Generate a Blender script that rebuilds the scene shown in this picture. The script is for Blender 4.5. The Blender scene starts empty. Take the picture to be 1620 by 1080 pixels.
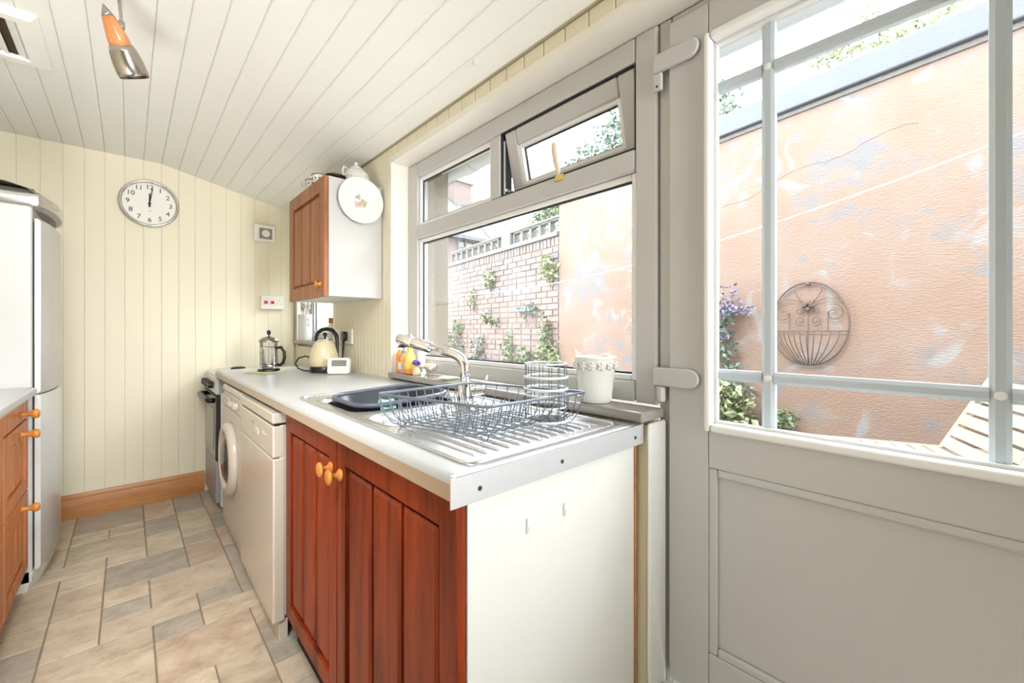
import bpy, bmesh, math, random
from mathutils import Vector, Matrix
random.seed(7)
S = bpy.context.scene
COL = S.collection
pi = math.pi

# ------------------------------------------------------------------ camera, sky, sun, added fill lamps, exposure
cam_d = bpy.data.cameras.new('camera'); cam = bpy.data.objects.new('camera', cam_d); COL.objects.link(cam)
cam.location = (0, 0, 1.15)
cam.rotation_euler = (math.radians(90), 0, -math.radians(42.6))
cam_d.sensor_width = 36; cam_d.lens = 36 * 660 / 1620; cam_d.shift_y = -18 / 1620; cam_d.clip_start = 0.02; cam_d.clip_end = 300
S.camera = cam
wd = bpy.data.worlds.new('sky'); S.world = wd; wd.use_nodes = True
bg = wd.node_tree.nodes['Background']; bg.inputs[0].default_value = (0.90, 0.95, 1.0, 1); bg.inputs[1].default_value = 20
sun_d = bpy.data.lights.new('sun', 'SUN'); sun = bpy.data.objects.new('sun', sun_d); COL.objects.link(sun)
sun_d.energy = 5; sun_d.angle = math.radians(3); sun_d.color = (1, .95, .87)
sun.rotation_euler = Vector((-.60, .12, .79)).to_track_quat('Z', 'Y').to_euler()
def area(name, loc, target, sx, sy, power, col=(1, 1, 1)):
    d = bpy.data.lights.new(name, 'AREA'); d.shape = 'RECTANGLE'; d.size = sx; d.size_y = sy; d.energy = power; d.color = col
    o = bpy.data.objects.new(name, d); COL.objects.link(o); o.location = loc
    o.rotation_euler = (Vector(loc) - Vector(target)).to_track_quat('Z', 'Y').to_euler(); return o
def fill_lamp(name, loc, target, sx, sy, power, spread):
    o = area(name, loc, target, sx, sy, power, (.96, .98, 1)); o.data.spread = math.radians(spread)
fill_lamp('room_fill', (.72, -1.62, 1.45), (-.35, 3.69, 1.85), .5, .9, 19, 75)  # unseen fill added behind the camera to brighten the back wall
fill_lamp('door_fill', (-.25, -1.2, .55), (1.08, .05, .35), .5, .5, 1.3, 70)  # fill added indoors to lift the lower door panel
fill_lamp('overhead_fill', (-.22, .82, 2.22), (-.12, 2.5, 0), .6, 1.2, 29, 95)  # fill added out of view near the ceiling; lifts floor and low back wall
fill_lamp('bounce_fill', (-.55, .45, .12), (-.60, 2.8, 2.2), .8, 1.0, 18, 105)  # upward fill added low down, standing in for bounce onto the ceiling
S.view_settings.view_transform = 'Standard'; S.view_settings.look = 'None'
S.view_settings.exposure = 0.0; S.view_settings.gamma = 1; S.view_settings.use_curve_mapping = False

# ------------------------------------------------------------------ materials
def lin(c):
    return tuple((x / 12.92 if x <= .04045 else ((x + .055) / 1.055) ** 2.4) for x in [v / 255 for v in c])
def rgb(*c): return (*lin(c), 1)
class NT:
    def __init__(s, name):
        s.m = bpy.data.materials.new(name); s.m.use_nodes = True; s.t = s.m.node_tree; s.n = s.t.nodes
        s.b = s.n['Principled BSDF']; s.out = s.n['Material Output']
    def new(s, typ, **kw):
        n = s.n.new(typ)
        for k, v in kw.items():
            if k in n.inputs.keys() if isinstance(k, str) else False: n.inputs[k].default_value = v
            else: setattr(n, k, v)
        return n
    def link(s, a, b): s.t.links.new(a, b)
def mat(name, col, rough=.5, metal=0, var=.06, scale=8, bump=0, bscale=60, spec=.5, stretch=(1, 1, 1), rnd=0, coat=0, sub=0):
    k = NT(name); b = k.b
    b.inputs['Roughness'].default_value = rough; b.inputs['Metallic'].default_value = metal
    b.inputs['Specular IOR Level'].default_value = spec
    if coat: b.inputs['Coat Weight'].default_value = coat; b.inputs['Coat Roughness'].default_value = .1
    tc = k.new('ShaderNodeTexCoord'); mp = k.new('ShaderNodeMapping'); mp.inputs['Scale'].default_value = stretch
    k.link(tc.outputs['Object'], mp.inputs[0])
    nz = k.new('ShaderNodeTexNoise'); nz.inputs['Scale'].default_value = scale; nz.inputs['Detail'].default_value = 6
    k.link(mp.outputs[0], nz.inputs[0])
    mx = k.new('ShaderNodeMix', data_type='RGBA')
    c = Vector(col[:3]); mx.inputs[6].default_value = (*(c * (1 - var * 2)), 1); mx.inputs[7].default_value = (*[min(1, v) for v in c * (1 + var * 2)], 1)
    fac = nz.outputs[0]
    k.link(fac, mx.inputs[0])
    res = mx.outputs[2]
    if rnd:
        oi = k.new('ShaderNodeObjectInfo'); hs = k.new('ShaderNodeHueSaturation')
        mr = k.new('ShaderNodeMapRange'); mr.inputs[3].default_value = 1 - rnd; mr.inputs[4].default_value = 1 + rnd
        k.link(oi.outputs['Random'], mr.inputs[0]); k.link(mr.outputs[0], hs.inputs['Value']); k.link(res, hs.inputs['Color']); res = hs.outputs[0]
    k.link(res, b.inputs['Base Color'])
    if bump:
        n2 = k.new('ShaderNodeTexNoise'); n2.inputs['Scale'].default_value = bscale; n2.inputs['Detail'].default_value = 4
        k.link(mp.outputs[0], n2.inputs[0])
        bp = k.new('ShaderNodeBump'); bp.inputs['Strength'].default_value = bump; bp.inputs['Distance'].default_value = .01
        k.link(n2.outputs[0], bp.inputs['Height']); k.link(bp.outputs[0], b.inputs['Normal'])
    return k.m
def wood(name, c1, c2, rough=.45, along='z', scale=14, coat=.06):
    k = NT(name); b = k.b; b.inputs['Roughness'].default_value = rough; b.inputs['Specular IOR Level'].default_value = .3; b.inputs['Coat Weight'].default_value = coat; b.inputs['Coat Roughness'].default_value = .18
    tc = k.new('ShaderNodeTexCoord'); mp = k.new('ShaderNodeMapping')
    st = {'x': (.08, 1, 1), 'y': (1, .08, 1), 'z': (1, 1, .08)}[along]; mp.inputs['Scale'].default_value = st
    k.link(tc.outputs['Object'], mp.inputs[0])
    n1 = k.new('ShaderNodeTexNoise'); n1.inputs['Scale'].default_value = scale; n1.inputs['Detail'].default_value = 8; n1.inputs['Distortion'].default_value = 1.2
    n2 = k.new('ShaderNodeTexNoise'); n2.inputs['Scale'].default_value = scale * 12; n2.inputs['Detail'].default_value = 3
    k.link(mp.outputs[0], n1.inputs[0]); k.link(mp.outputs[0], n2.inputs[0])
    ad = k.new('ShaderNodeMath', operation='MULTIPLY_ADD'); ad.inputs[1].default_value = .4; k.link(n2.outputs[0], ad.inputs[0]); k.link(n1.outputs[0], ad.inputs[2])
    rp = k.new('ShaderNodeValToRGB'); rp.color_ramp.elements[0].position = .42; rp.color_ramp.elements[1].position = .92
    rp.color_ramp.elements[0].color = c1; rp.color_ramp.elements[1].color = c2
    k.link(ad.outputs[0], rp.inputs[0]); k.link(rp.outputs[0], b.inputs['Base Color'])
    return k.m
def glass(name, tint=(1, 1, 1, 1), ior=1.45, gl=1.0):
    k = NT(name); tr = k.new('ShaderNodeBsdfTransparent'); tr.inputs[0].default_value = tint
    gs = k.new('ShaderNodeBsdfGlossy'); gs.inputs['Roughness'].default_value = .02
    fr = k.new('ShaderNodeFresnel'); fr.inputs[0].default_value = ior
    mu = k.new('ShaderNodeMath', operation='MULTIPLY'); mu.inputs[1].default_value = gl; k.link(fr.outputs[0], mu.inputs[0])
    mx = k.new('ShaderNodeMixShader'); k.link(mu.outputs[0], mx.inputs[0]); k.link(tr.outputs[0], mx.inputs[1]); k.link(gs.outputs[0], mx.inputs[2])
    k.link(mx.outputs[0], k.out.inputs[0]); return k.m
def stone_tile(name, c1, c2, c3):
    k = NT(name); b = k.b; b.inputs['Roughness'].default_value = .42; b.inputs['Specular IOR Level'].default_value = .4
    tc = k.new('ShaderNodeTexCoord'); oi = k.new('ShaderNodeObjectInfo')
    ad = k.new('ShaderNodeVectorMath', operation='ADD')
    sc = k.new('ShaderNodeVectorMath', operation='SCALE'); sc.inputs['Scale'].default_value = 37
    cm = k.new('ShaderNodeCombineXYZ'); k.link(oi.outputs['Random'], cm.inputs[0]); k.link(oi.outputs['Random'], cm.inputs[1])
    k.link(cm.outputs[0], sc.inputs[0]); k.link(tc.outputs['Object'], ad.inputs[0]); k.link(sc.outputs[0], ad.inputs[1])
    mp = k.new('ShaderNodeMapping'); mp.inputs['Scale'].default_value = (.72, 1, 1); mp.inputs['Rotation'].default_value = (0, 0, .5); k.link(ad.outputs[0], mp.inputs[0])
    n1 = k.new('ShaderNodeTexNoise'); n1.inputs['Scale'].default_value = 11; n1.inputs['Detail'].default_value = 9; n1.inputs['Roughness'].default_value = .74; n1.inputs['Distortion'].default_value = .35
    k.link(mp.outputs[0], n1.inputs[0])
    rp = k.new('ShaderNodeValToRGB'); e = rp.color_ramp.elements
    e[0].position = .30; e[0].color = c1; e[1].position = .72; e[1].color = c3; m = e.new(.5); m.color = c2
    k.link(n1.outputs[0], rp.inputs[0])
    hs = k.new('ShaderNodeHueSaturation'); mr = k.new('ShaderNodeMapRange'); mr.inputs[3].default_value = .9; mr.inputs[4].default_value = 1.1
    k.link(oi.outputs['Random'], mr.inputs[0]); k.link(mr.outputs[0], hs.inputs['Value']); k.link(rp.outputs[0], hs.inputs['Color'])
    k.link(hs.outputs[0], b.inputs['Base Color'])
    bp = k.new('ShaderNodeBump'); bp.inputs['Strength'].default_value = .25; bp.inputs['Distance'].default_value = .004
    k.link(n1.outputs[0], bp.inputs['Height']); k.link(bp.outputs[0], b.inputs['Normal'])
    return k.m
def render_wall_mat(name):
    """weathered peach render: patches of bare grey and lime bloom, fine trowel relief"""
    k = NT(name); b = k.b; b.inputs['Roughness'].default_value = .9; b.inputs['Specular IOR Level'].default_value = .1
    tc = k.new('ShaderNodeTexCoord')
    def noise(sc, det=6, dist=0, st=(1, 1, 1)):
        mp = k.new('ShaderNodeMapping'); mp.inputs['Scale'].default_value = st; k.link(tc.outputs['Object'], mp.inputs[0])
        n = k.new('ShaderNodeTexNoise'); n.inputs['Scale'].default_value = sc; n.inputs['Detail'].default_value = det; n.inputs['Distortion'].default_value = dist
        k.link(mp.outputs[0], n.inputs[0]); return n
    def ramp(src, p0, p1):
        r = k.new('ShaderNodeValToRGB'); r.color_ramp.elements[0].position = p0; r.color_ramp.elements[1].position = p1; k.link(src, r.inputs[0]); return r
    base = ramp(noise(2.2, 5).outputs[0], .35, .7)
    base.color_ramp.elements[0].color = (.112, .076, .060, 1); base.color_ramp.elements[1].color = (.122, .090, .077, 1)
    big = noise(1.1, 3); fine = noise(7, 8, .6)
    mul = k.new('ShaderNodeMath', operation='ADD'); k.link(big.outputs[0], mul.inputs[0]); k.link(fine.outputs[0], mul.inputs[1])
    pm = ramp(mul.outputs[0], .50, .58)
    hv = k.new('ShaderNodeMath', operation='MULTIPLY'); hv.inputs[1].default_value = .5; k.link(mul.outputs[0], hv.inputs[0]); k.link(hv.outputs[0], pm.inputs[0])
    mx = k.new('ShaderNodeMix', data_type='RGBA'); k.link(pm.outputs[0], mx.inputs[0]); k.link(base.outputs[0], mx.inputs[6]); mx.inputs[7].default_value = (.088, .082, .084, 1)
    sp = ramp(noise(4.1, 9, .9).outputs[0], .57, .66)
    mx2 = k.new('ShaderNodeMix', data_type='RGBA'); k.link(sp.outputs[0], mx2.inputs[0]); k.link(mx.outputs[2], mx2.inputs[6]); mx2.inputs[7].default_value = (.118, .113, .112, 1)
    k.link(mx2.outputs[2], b.inputs['Base Color'])
    tr = noise(45, 4, 0, (1, 1, 3))
    bp = k.new('ShaderNodeBump'); bp.inputs['Strength'].default_value = .45; bp.inputs['Distance'].default_value = .012
    k.link(tr.outputs[0], bp.inputs['Height']); k.link(bp.outputs[0], b.inputs['Normal'])
    return k.m

M = {}
M['cream'] = mat('cream_paint', rgb(234, 226, 201), .45, var=.015, scale=2)
M['cream_gap'] = mat('cream_paint_groove', rgb(220, 211, 182), .6, var=.02)
M['ceil'] = mat('ceiling_paint', rgb(238, 237, 231), .5, var=.012, scale=2)
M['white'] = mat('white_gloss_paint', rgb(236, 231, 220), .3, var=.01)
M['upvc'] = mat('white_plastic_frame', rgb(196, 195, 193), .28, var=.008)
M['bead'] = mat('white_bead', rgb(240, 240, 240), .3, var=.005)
M['bar'] = mat('grey_glazing_bar', rgb(196, 207, 216), .3, var=.01)
M['gasket'] = mat('black_rubber', rgb(38, 40, 46), .6, var=.05)
M['black'] = mat('black_plastic', rgb(18, 18, 22), .28, var=.05)
M['dark'] = mat('void_shade', rgb(22, 19, 16), .9, var=.05)  # near black painting the shade in seams; also colours the sink carcass
M['panel'] = mat('cream_melamine', rgb(218, 218, 212), .4, var=.01)
M['wood'] = wood('reddish_wood', rgb(70, 17, 4), rgb(150, 58, 20))
M['wood_y'] = wood('reddish_wood_rail', rgb(88, 30, 10), rgb(164, 78, 38), along='y')
M['wood_sheen'] = wood('reddish_wood_sheen', rgb(128, 74, 42), rgb(178, 118, 78))  # same reddish wood, paler with reflected light put into its colour
M['wood_lit'] = wood('reddish_wood_lit', rgb(160, 84, 36), rgb(206, 132, 76))  # same reddish wood as lit more brightly, the light put into its colour
M['pine'] = wood('pine_skirting', rgb(160, 100, 50), rgb(202, 142, 84), .4, 'x', 10)
M['knob'] = wood('turned_knob_wood', rgb(176, 104, 34), rgb(214, 146, 70), .3, 'z', 20)
M['counter'] = mat('grey_laminate', rgb(182, 182, 182), .30, var=.05, scale=5, stretch=(2, .5, 1), spec=.6)
M['counter_edge'] = mat('laminate_edge', rgb(176, 160, 138), .35, var=.08, scale=6, stretch=(1, .3, 1))
M['steel'] = mat('brushed_steel', (.80, .81, .83, 1), .24, 1, var=.02, scale=40, stretch=(1, .05, 1))
M['alu'] = mat('brushed_aluminium', (.70, .72, .74, 1), .42, .6, var=.02, scale=40)
M['chrome'] = mat('chrome', (.86, .86, .87, 1), .06, 1, var=.01)
M['nickel'] = mat('satin_nickel', (.44, .40, .37, 1), .2, 1, var=.02)
M['wire'] = mat('grey_coated_wire', rgb(108, 116, 126), .35, .3, var=.03)
M['wirew'] = mat('white_coated_wire', rgb(206, 210, 212), .3, 0, var=.02)
M['appl'] = mat('appliance_enamel', rgb(200, 190, 176), .22, var=.01, spec=.6)
M['applf'] = mat('fridge_enamel', rgb(204, 204, 202), .25, var=.005, spec=.6)
M['silver'] = mat('silver_trim', (.58, .57, .55, 1), .16, .95, var=.02)
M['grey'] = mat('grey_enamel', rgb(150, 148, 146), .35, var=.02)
M['lgrey'] = mat('light_grey_enamel', rgb(206, 204, 198), .35, var=.02)
M['dglass'] = mat('dark_oven_glass', rgb(60, 58, 55), .06, var=.05, spec=.8)
M['bowl'] = mat('charcoal_plastic', rgb(38, 40, 47), .35, var=.04)
M['bowlrim'] = mat('slate_plastic', rgb(82, 84, 96), .35, var=.04)
M['cyan'] = mat('aqua_cloth', rgb(150, 205, 205), .9, var=.05, bump=.3)
M['china'] = mat('white_china', rgb(224, 223, 220), .18, var=.005, spec=.6)
M['ceramic'] = mat('white_glazed_pot', rgb(226, 225, 218), .22, var=.02, spec=.6)
M['creamk'] = mat('kettle_cream', rgb(222, 210, 172), .25, var=.01)
M['clockface'] = mat('clock_dial', rgb(236, 234, 224), .4, var=.005)
M['ink'] = mat('black_ink', rgb(30, 30, 28), .6, var=.02)
M['red'] = mat('red_rocker', rgb(205, 30, 50), .35, var=.03)
M['lcd'] = mat('lcd_grey', rgb(128, 130, 118), .25, var=.06, scale=60)
M['plastic'] = mat('white_plastic', rgb(238, 236, 228), .3, var=.01)
M['cork'] = mat('orange_lid', rgb(186, 118, 48), .6, var=.08, scale=30)
M['sillm'] = mat('grey_sill_tile', rgb(150, 144, 138), .12, var=.05, scale=12, spec=.6)
M['amber'] = mat('amber_liquid', rgb(232, 150, 62), .15, var=.05)
M['yellowg'] = mat('yellow_glass', rgb(226, 196, 104), .12, var=.08, scale=20)
M['soap'] = mat('pink_soap_sponge', rgb(238, 206, 178), .8, var=.06, scale=30, bump=.3)
M['violet'] = mat('violet_petal', rgb(72, 58, 150), .6, var=.15)
M['green'] = mat('pale_green_glass', rgb(196, 222, 184), .2, var=.04)
M['mat'] = mat('green_mat', rgb(186, 198, 140), .8, var=.12, scale=30)
M['rose'] = mat('rose_decal', rgb(206, 166, 156), .4, var=.1)
M['gold'] = mat('gold_decal', rgb(200, 178, 136), .35, var=.1)
M['leafd'] = mat('sage_decal', rgb(168, 176, 160), .5, var=.1)
M['glass'] = glass('window_glass', (.97, .985, .98, 1), 1.45, .3)
M['clear'] = glass('clear_glassware', (.975, .98, .98, 1), 1.45, .7)
M['lamp_wood'] = wood('lamp_wood', rgb(176, 104, 54), rgb(216, 150, 98), .25, 'z', 20)
M['vent_shade'] = mat('vent_slot_shade', rgb(64, 50, 28), .9, var=.1)  # dark brown painting the shade inside vent slots
M['tile_beige'] = stone_tile('beige_stone', rgb(156, 138, 116), rgb(190, 174, 151), rgb(212, 197, 176))
M['tile_brown'] = stone_tile('brown_stone', rgb(152, 130, 110), rgb(182, 162, 141), rgb(206, 188, 168))
M['tile_grey'] = stone_tile('grey_stone', rgb(140, 131, 118), rgb(164, 154, 139), rgb(186, 175, 159))
M['grout'] = mat('floor_joint', rgb(132, 118, 100), .8, var=.08)
M['orange'] = render_wall_mat('peach_render')
M['brick'] = mat('weathered_brick', (0.104, 0.072, 0.063, 1), .9, var=.10, scale=7, bump=.5, bscale=40, rnd=.16)
M['brickg'] = mat('sooty_brick', (0.084, 0.073, 0.075, 1), .9, var=.14, scale=7, bump=.5, bscale=40, rnd=.16)
M['mortar'] = mat('pink_mortar', (0.098, 0.076, 0.070, 1), .95, var=.12, scale=9, bump=.4)
M['coping'] = mat('slate_coping', (.044, .048, .058, 1), .8, var=.08, scale=3, bump=.2)
M['mort_g'] = mat('grey_mortar', (0.076, 0.070, 0.067, 1), .95, var=.15, scale=20, bump=.6)
M['conc'] = mat('white_concrete', (.075, .074, .072, 1), .85, var=.05, scale=6)
M['patio'] = mat('patio_stone', (.22, .20, .18, 1), .9, var=.1, scale=4)
M['jamb'] = mat('cream_stone_jamb', (.185, .162, .13, 1), .85, var=.1, scale=7, bump=.3)
M['gutter'] = mat('grey_gutter', rgb(176, 184, 190), .4, var=.04)
M['hroof'] = mat('pale_slate_roof', (.031, .032, .034, 1), .8, var=.06, scale=3)
M['hvalley'] = mat('lead_valley', (.019, .022, .029, 1), .6, var=.06)
M['hbrick'] = mat('house_brick', (.078, .057, .053, 1), .9, var=.1, scale=4)
M['hwin'] = mat('green_glass_panes', (.038, .052, .05, 1), .15, var=.1)
M['leaf'] = mat('leaf_green', (0.056, 0.084, 0.032, 1), .6, var=.25, scale=3)
M['leaf2'] = mat('leaf_yellow_green', (.115, .135, .062, 1), .6, var=.25, scale=3)
M['leaf3'] = mat('leaf_blue_green', (0.049, 0.076, 0.056, 1), .6, var=.25, scale=3)
M['stem'] = mat('brown_stem', (0.070, 0.046, 0.028, 1), .9, var=.2)
M['purple'] = mat('lilac_flower', (0.084, 0.070, 0.125, 1), .7, var=.2)
M['rust'] = mat('rusty_iron', (.050, .028, .022, 1), .7, .3, var=.25, scale=30)
M['rope'] = mat('white_line', (0.401, 0.401, 0.391, 1), .7, var=.02)
M['teak'] = wood('pale_teak', (0.169, 0.127, 0.090, 1), (0.217, 0.184, 0.141, 1), .7, 'x', 8, 0)
M['teal'] = mat('teal_plastic', (0.018, 0.115, 0.118, 1), .5, var=.1)

# ------------------------------------------------------------------ mesh helpers
ORG = {}
class MB:
    def __init__(s): s.v = []; s.f = []
    def add(s, vs, fs):
        n = len(s.v); s.v += [Vector(p) for p in vs]; s.f += [[i + n for i in f] for f in fs]; return s
    def box(s, x0, x1, y0, y1, z0, z1):
        if x0 > x1: x0, x1 = x1, x0
        if y0 > y1: y0, y1 = y1, y0
        if z0 > z1: z0, z1 = z1, z0
        return s.add([(x0, y0, z0), (x1, y0, z0), (x1, y1, z0), (x0, y1, z0), (x0, y0, z1), (x1, y0, z1), (x1, y1, z1), (x0, y1, z1)],
                     [(0, 3, 2, 1), (4, 5, 6, 7), (0, 1, 5, 4), (1, 2, 6, 5), (2, 3, 7, 6), (3, 0, 4, 7)])
    def hexa(s, b, t):
        """4 bottom corners + 4 top corners, ccw from above"""
        return s.add(list(b) + list(t), [(0, 3, 2, 1), (4, 5, 6, 7), (0, 1, 5, 4), (1, 2, 6, 5), (2, 3, 7, 6), (3, 0, 4, 7)])
    def loft(s, rings, cap0=True, cap1=True):
        n = len(rings[0]); b = len(s.v); s.v += [Vector(p) for r in rings for p in r]
        for i in range(len(rings) - 1):
            for j in range(n):
                k = (j + 1) % n; s.f.append([b + i * n + j, b + i * n + k, b + (i + 1) * n + k, b + (i + 1) * n + j])
        if cap0: s.f.append([b + j for j in reversed(range(n))])
        if cap1: s.f.append([b + (len(rings) - 1) * n + j for j in range(n)])
        return s
    def lathe(s, prof, c=(0, 0, 0), axis='z', n=24, cap0=True, cap1=True, sx=1, sy=1):
        c = Vector(c); rings = []
        A = Vector({'x': (1, 0, 0), 'y': (0, 1, 0), 'z': (0, 0, 1)}[axis]) if isinstance(axis, str) else Vector(axis).normalized()
        q = Vector((0, 0, 1)).rotation_difference(A)
        for r, h in prof:
            rings.append([c + q @ Vector((max(r, .0002) * sx * math.cos(2 * pi * j / n), max(r, .0002) * sy * math.sin(2 * pi * j / n), h)) for j in range(n)])
        return s.loft(rings, cap0, cap1)
    def cyl(s, p0, p1, r0, r1=None, n=12):
        p0 = Vector(p0); p1 = Vector(p1); return s.lathe([(r0, 0), (r0 if r1 is None else r1, (p1 - p0).length)], p0, p1 - p0, n)
    def tube(s, pts, r, n=6, closed=False):
        pts = [Vector(p) for p in pts]; N = len(pts); rings = []; up = None
        for i in range(N):
            a = pts[(i - 1) % N] if (closed or i > 0) else pts[i]; b = pts[(i + 1) % N] if (closed or i < N - 1) else pts[i]
            t = (b - a)
            if t.length < 1e-9: t = Vector((0, 0, 1))
            t.normalize()
            if up is None:
                up = Vector((0, 0, 1)) if abs(t.z) < .9 else Vector((1, 0, 0))
            u = up - t * up.dot(t)
            if u.length < 1e-4: u = t.orthogonal()
            u.normalize(); w = t.cross(u); up = u
            rr = r(i / max(1, N - 1)) if callable(r) else r
            rings.append([pts[i] + (u * math.cos(2 * pi * j / n) + w * math.sin(2 * pi * j / n)) * rr for j in range(n)])
        if closed: rings.append(rings[0]); return s.loft(rings, False, False)
        return s.loft(rings)
    def prism(s, poly, axis, a0, a1):
        """poly: list of 2-D points in the other two axes (x,y,z order), extruded along axis"""
        def P(p, a):
            return {'x': (a, p[0], p[1]), 'y': (p[0], a, p[1]), 'z': (p[0], p[1], a)}[axis]
        return s.loft([[P(p, a0) for p in poly], [P(p, a1) for p in poly]])
    def frame(s, ax, e0, e1, a0, a1, z0, z1, wl, wr=None, wb=None, wt=None):
        """rectangular frame in the plane normal to x ('x': a is y) or y ('y': a is x), thickness e0..e1"""
        wr = wl if wr is None else wr; wb = wl if wb is None else wb; wt = wl if wt is None else wt
        bx = (lambda a, b, c, d: s.box(e0, e1, a, b, c, d)) if ax == 'x' else (lambda a, b, c, d: s.box(a, b, e0, e1, c, d))
        bx(a0, a0 + wl, z0, z1); bx(a1 - wr, a1, z0, z1); bx(a0 + wl, a1 - wr, z0, z0 + wb); bx(a0 + wl, a1 - wr, z1 - wt, z1); return s
    def build(s, name, m, parent=None, smooth=False, bevel=0, seg=2, org=None, sub=0):
        o0 = Vector(org) if org is not None else ORG.get(parent.name, Vector()) if parent is not None else Vector()
        me = bpy.data.meshes.new(name); me.from_pydata([v - o0 for v in s.v], [], s.f); me.update()
        b = bmesh.new(); b.from_mesh(me); bmesh.ops.recalc_face_normals(b, faces=b.faces[:]); b.to_mesh(me); b.free()
        me.materials.append(m if not isinstance(m, str) else M[m])
        o = bpy.data.objects.new(name, me); COL.objects.link(o)
        if parent is not None: o.parent = parent
        else: o.location = o0
        ORG[o.name] = o0
        if smooth:
            for p in me.polygons: p.use_smooth = True
            if smooth != 'all':
                try: me.set_sharp_from_angle(angle=math.radians(40))
                except Exception: pass
        if bevel:
            md = o.modifiers.new('bevel', 'BEVEL'); md.width = bevel; md.segments = seg; md.limit_method = 'ANGLE'; md.angle_limit = math.radians(35); md.harden_normals = True
            if smooth is False:
                for p in me.polygons: p.use_smooth = True
                try: me.set_sharp_from_angle(angle=math.radians(30))
                except Exception: pass
        if sub:
            md = o.modifiers.new('sub', 'SUBSURF'); md.levels = sub; md.render_levels = sub
        return o
def tag(o, label=None, cat=None, group=None, kind=None):
    if label: o['label'] = label
    if cat: o['category'] = cat
    if group: o['group'] = group
    if kind: o['kind'] = kind
    return o
def thing(name, loc, label, cat, group=None, rotz=0, local=False):
    o = bpy.data.objects.new(name, None); COL.objects.link(o); o.location = loc; o.rotation_euler = (0, 0, rotz); o.empty_display_size = .05
    ORG[o.name] = Vector() if local else Vector(loc)
    return tag(o, label, cat, group)
def empty_struct(name, label=None, cat=None):
    o = bpy.data.objects.new(name, None); COL.objects.link(o); ORG[o.name] = Vector(); o['kind'] = 'structure'
    if label: o['label'] = label
    if cat: o['category'] = cat
    return o
def struct(o, label=None, cat=None):
    o['kind'] = 'structure'
    if label: o['label'] = label
    if cat: o['category'] = cat
    return o
def rrect(x0, x1, y0, y1, r, n=5):
    pts = []
    for cx, cy, a in ((x1 - r, y1 - r, 0), (x0 + r, y1 - r, pi / 2), (x0 + r, y0 + r, pi), (x1 - r, y0 + r, 1.5 * pi)):
        for i in range(n + 1): t = a + i / n * pi / 2; pts.append((cx + r * math.cos(t), cy + r * math.sin(t)))
    return pts
def copy_tree(o, parent=None):
    c = o.copy(); COL.objects.link(c)
    if parent is not None: c.parent = parent
    for ch in list(o.children): copy_tree(ch, c)
    return c
def text_mesh(txt, size, m, name, parent, mtx, extrude=.0006):
    cu = bpy.data.curves.new(name, 'FONT'); cu.body = txt; cu.size = size; cu.align_x = 'CENTER'; cu.align_y = 'CENTER'; cu.extrude = extrude; cu.resolution_u = 3
    t = bpy.data.objects.new('tmp', cu); COL.objects.link(t)
    me = bpy.data.meshes.new_from_object(t.evaluated_get(bpy.context.evaluated_depsgraph_get()))
    bpy.data.objects.remove(t); bpy.data.curves.remove(cu)
    me.transform(mtx); me.name = name; me.materials.clear(); me.materials.append(M[m])
    o = bpy.data.objects.new(name, me); COL.objects.link(o); o.parent = parent; ORG[o.name] = ORG[parent.name]; return o

# ------------------------------------------------------------------ room shell
YB = 3.69                      # back wall face
YN = -1.75                     # wall behind the camera
XL, XR = -.97, 1.0             # left wall face, window wall face
XO = 1.29                      # outer face of the window wall
P = .0915                      # board pitch
def ceil_z(x): return 2.275 if x < .165 else 2.275 - (x - .165) * .2225
# floor: vinyl of stone-look tiles, each a low piece on a dark joint bed
fl = struct(MB().box(XL - .1, 1.12, YN - .1, YB + .1, -.06, -.004).build('floor', 'grout'), 'floor of mixed beige, brown and grey stone tiles', 'floor')
GX = lambda c: -.38 + .15 * c          # column edges: Z=-1 A=0 B=1 C=2 D=3 E=4 F=5
GY = lambda r: 3.62 - .1338 * r        # row edges counted from the back wall
TL = [  # c0, c1, r0, r1, kind   (c1, r1 exclusive)
    (1, 3, 0, 2, 'g'), (0, 1, 0, 3, 'b'), (1, 2, 2, 3, 'b'), (2, 3, 2, 3, 'n'), (1, 3, 3, 5, 'b'), (0, 1, 3, 5, 'b'), (2, 3, 5, 6, 'b'),
    (0, 2, 5, 6, 'b'), (2, 4, 6, 8, 'g'), (-1, 1, 6, 9, 'b'), (1, 2, 6, 7, 'b'), (1, 2, 7, 9, 'b'), (1, 2, 9, 11, 'b'), (2, 3, 8, 9, 'b'),
    (2, 3, 9, 10, 'g'), (2, 4, 10, 11, 'b'), (0, 1, 9, 10, 'b'), (-1, 1, 10, 13, 'g'), (1, 3, 11, 12, 'b'), (1, 3, 12, 13, 'b'), (1, 3, 13, 15, 'b'),
    (3, 4, 11, 12, 'g'), (3, 4, 0, 2, 'n'), (4, 5, 0, 1, 'g'), (4, 5, 1, 2, 'g'), (3, 4, 2, 4, 'g'), (3, 4, 4, 6, 'b'), (4, 5, 2, 5, 'b'),
    (4, 5, 5, 6, 'g'), (4, 5, 6, 8, 'n'), (3, 5, 8, 10, 'b'), (4, 5, 10, 11, 'g'), (4, 6, 11, 12, 'b'), (3, 5, 12, 14, 'n'),
    (3, 4, 14, 16, 'b'), (4, 5, 14, 16, 'b'), (5, 6, 12, 13, 'n'), (5, 6, 13, 15, 'g'), (5, 6, 7, 11, 'g'), (5, 6, 0, 1, 'g'), (5, 6, 1, 3, 'n'), (5, 6, 3, 5, 'g'), (5, 6, 5, 7, 'n')]
occ = set()
for c0, c1, r0, r1, k in TL:
    for c in range(c0, c1):
        for r in range(r0, r1): occ.add((c, r))
rr = random.Random(3)
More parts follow.
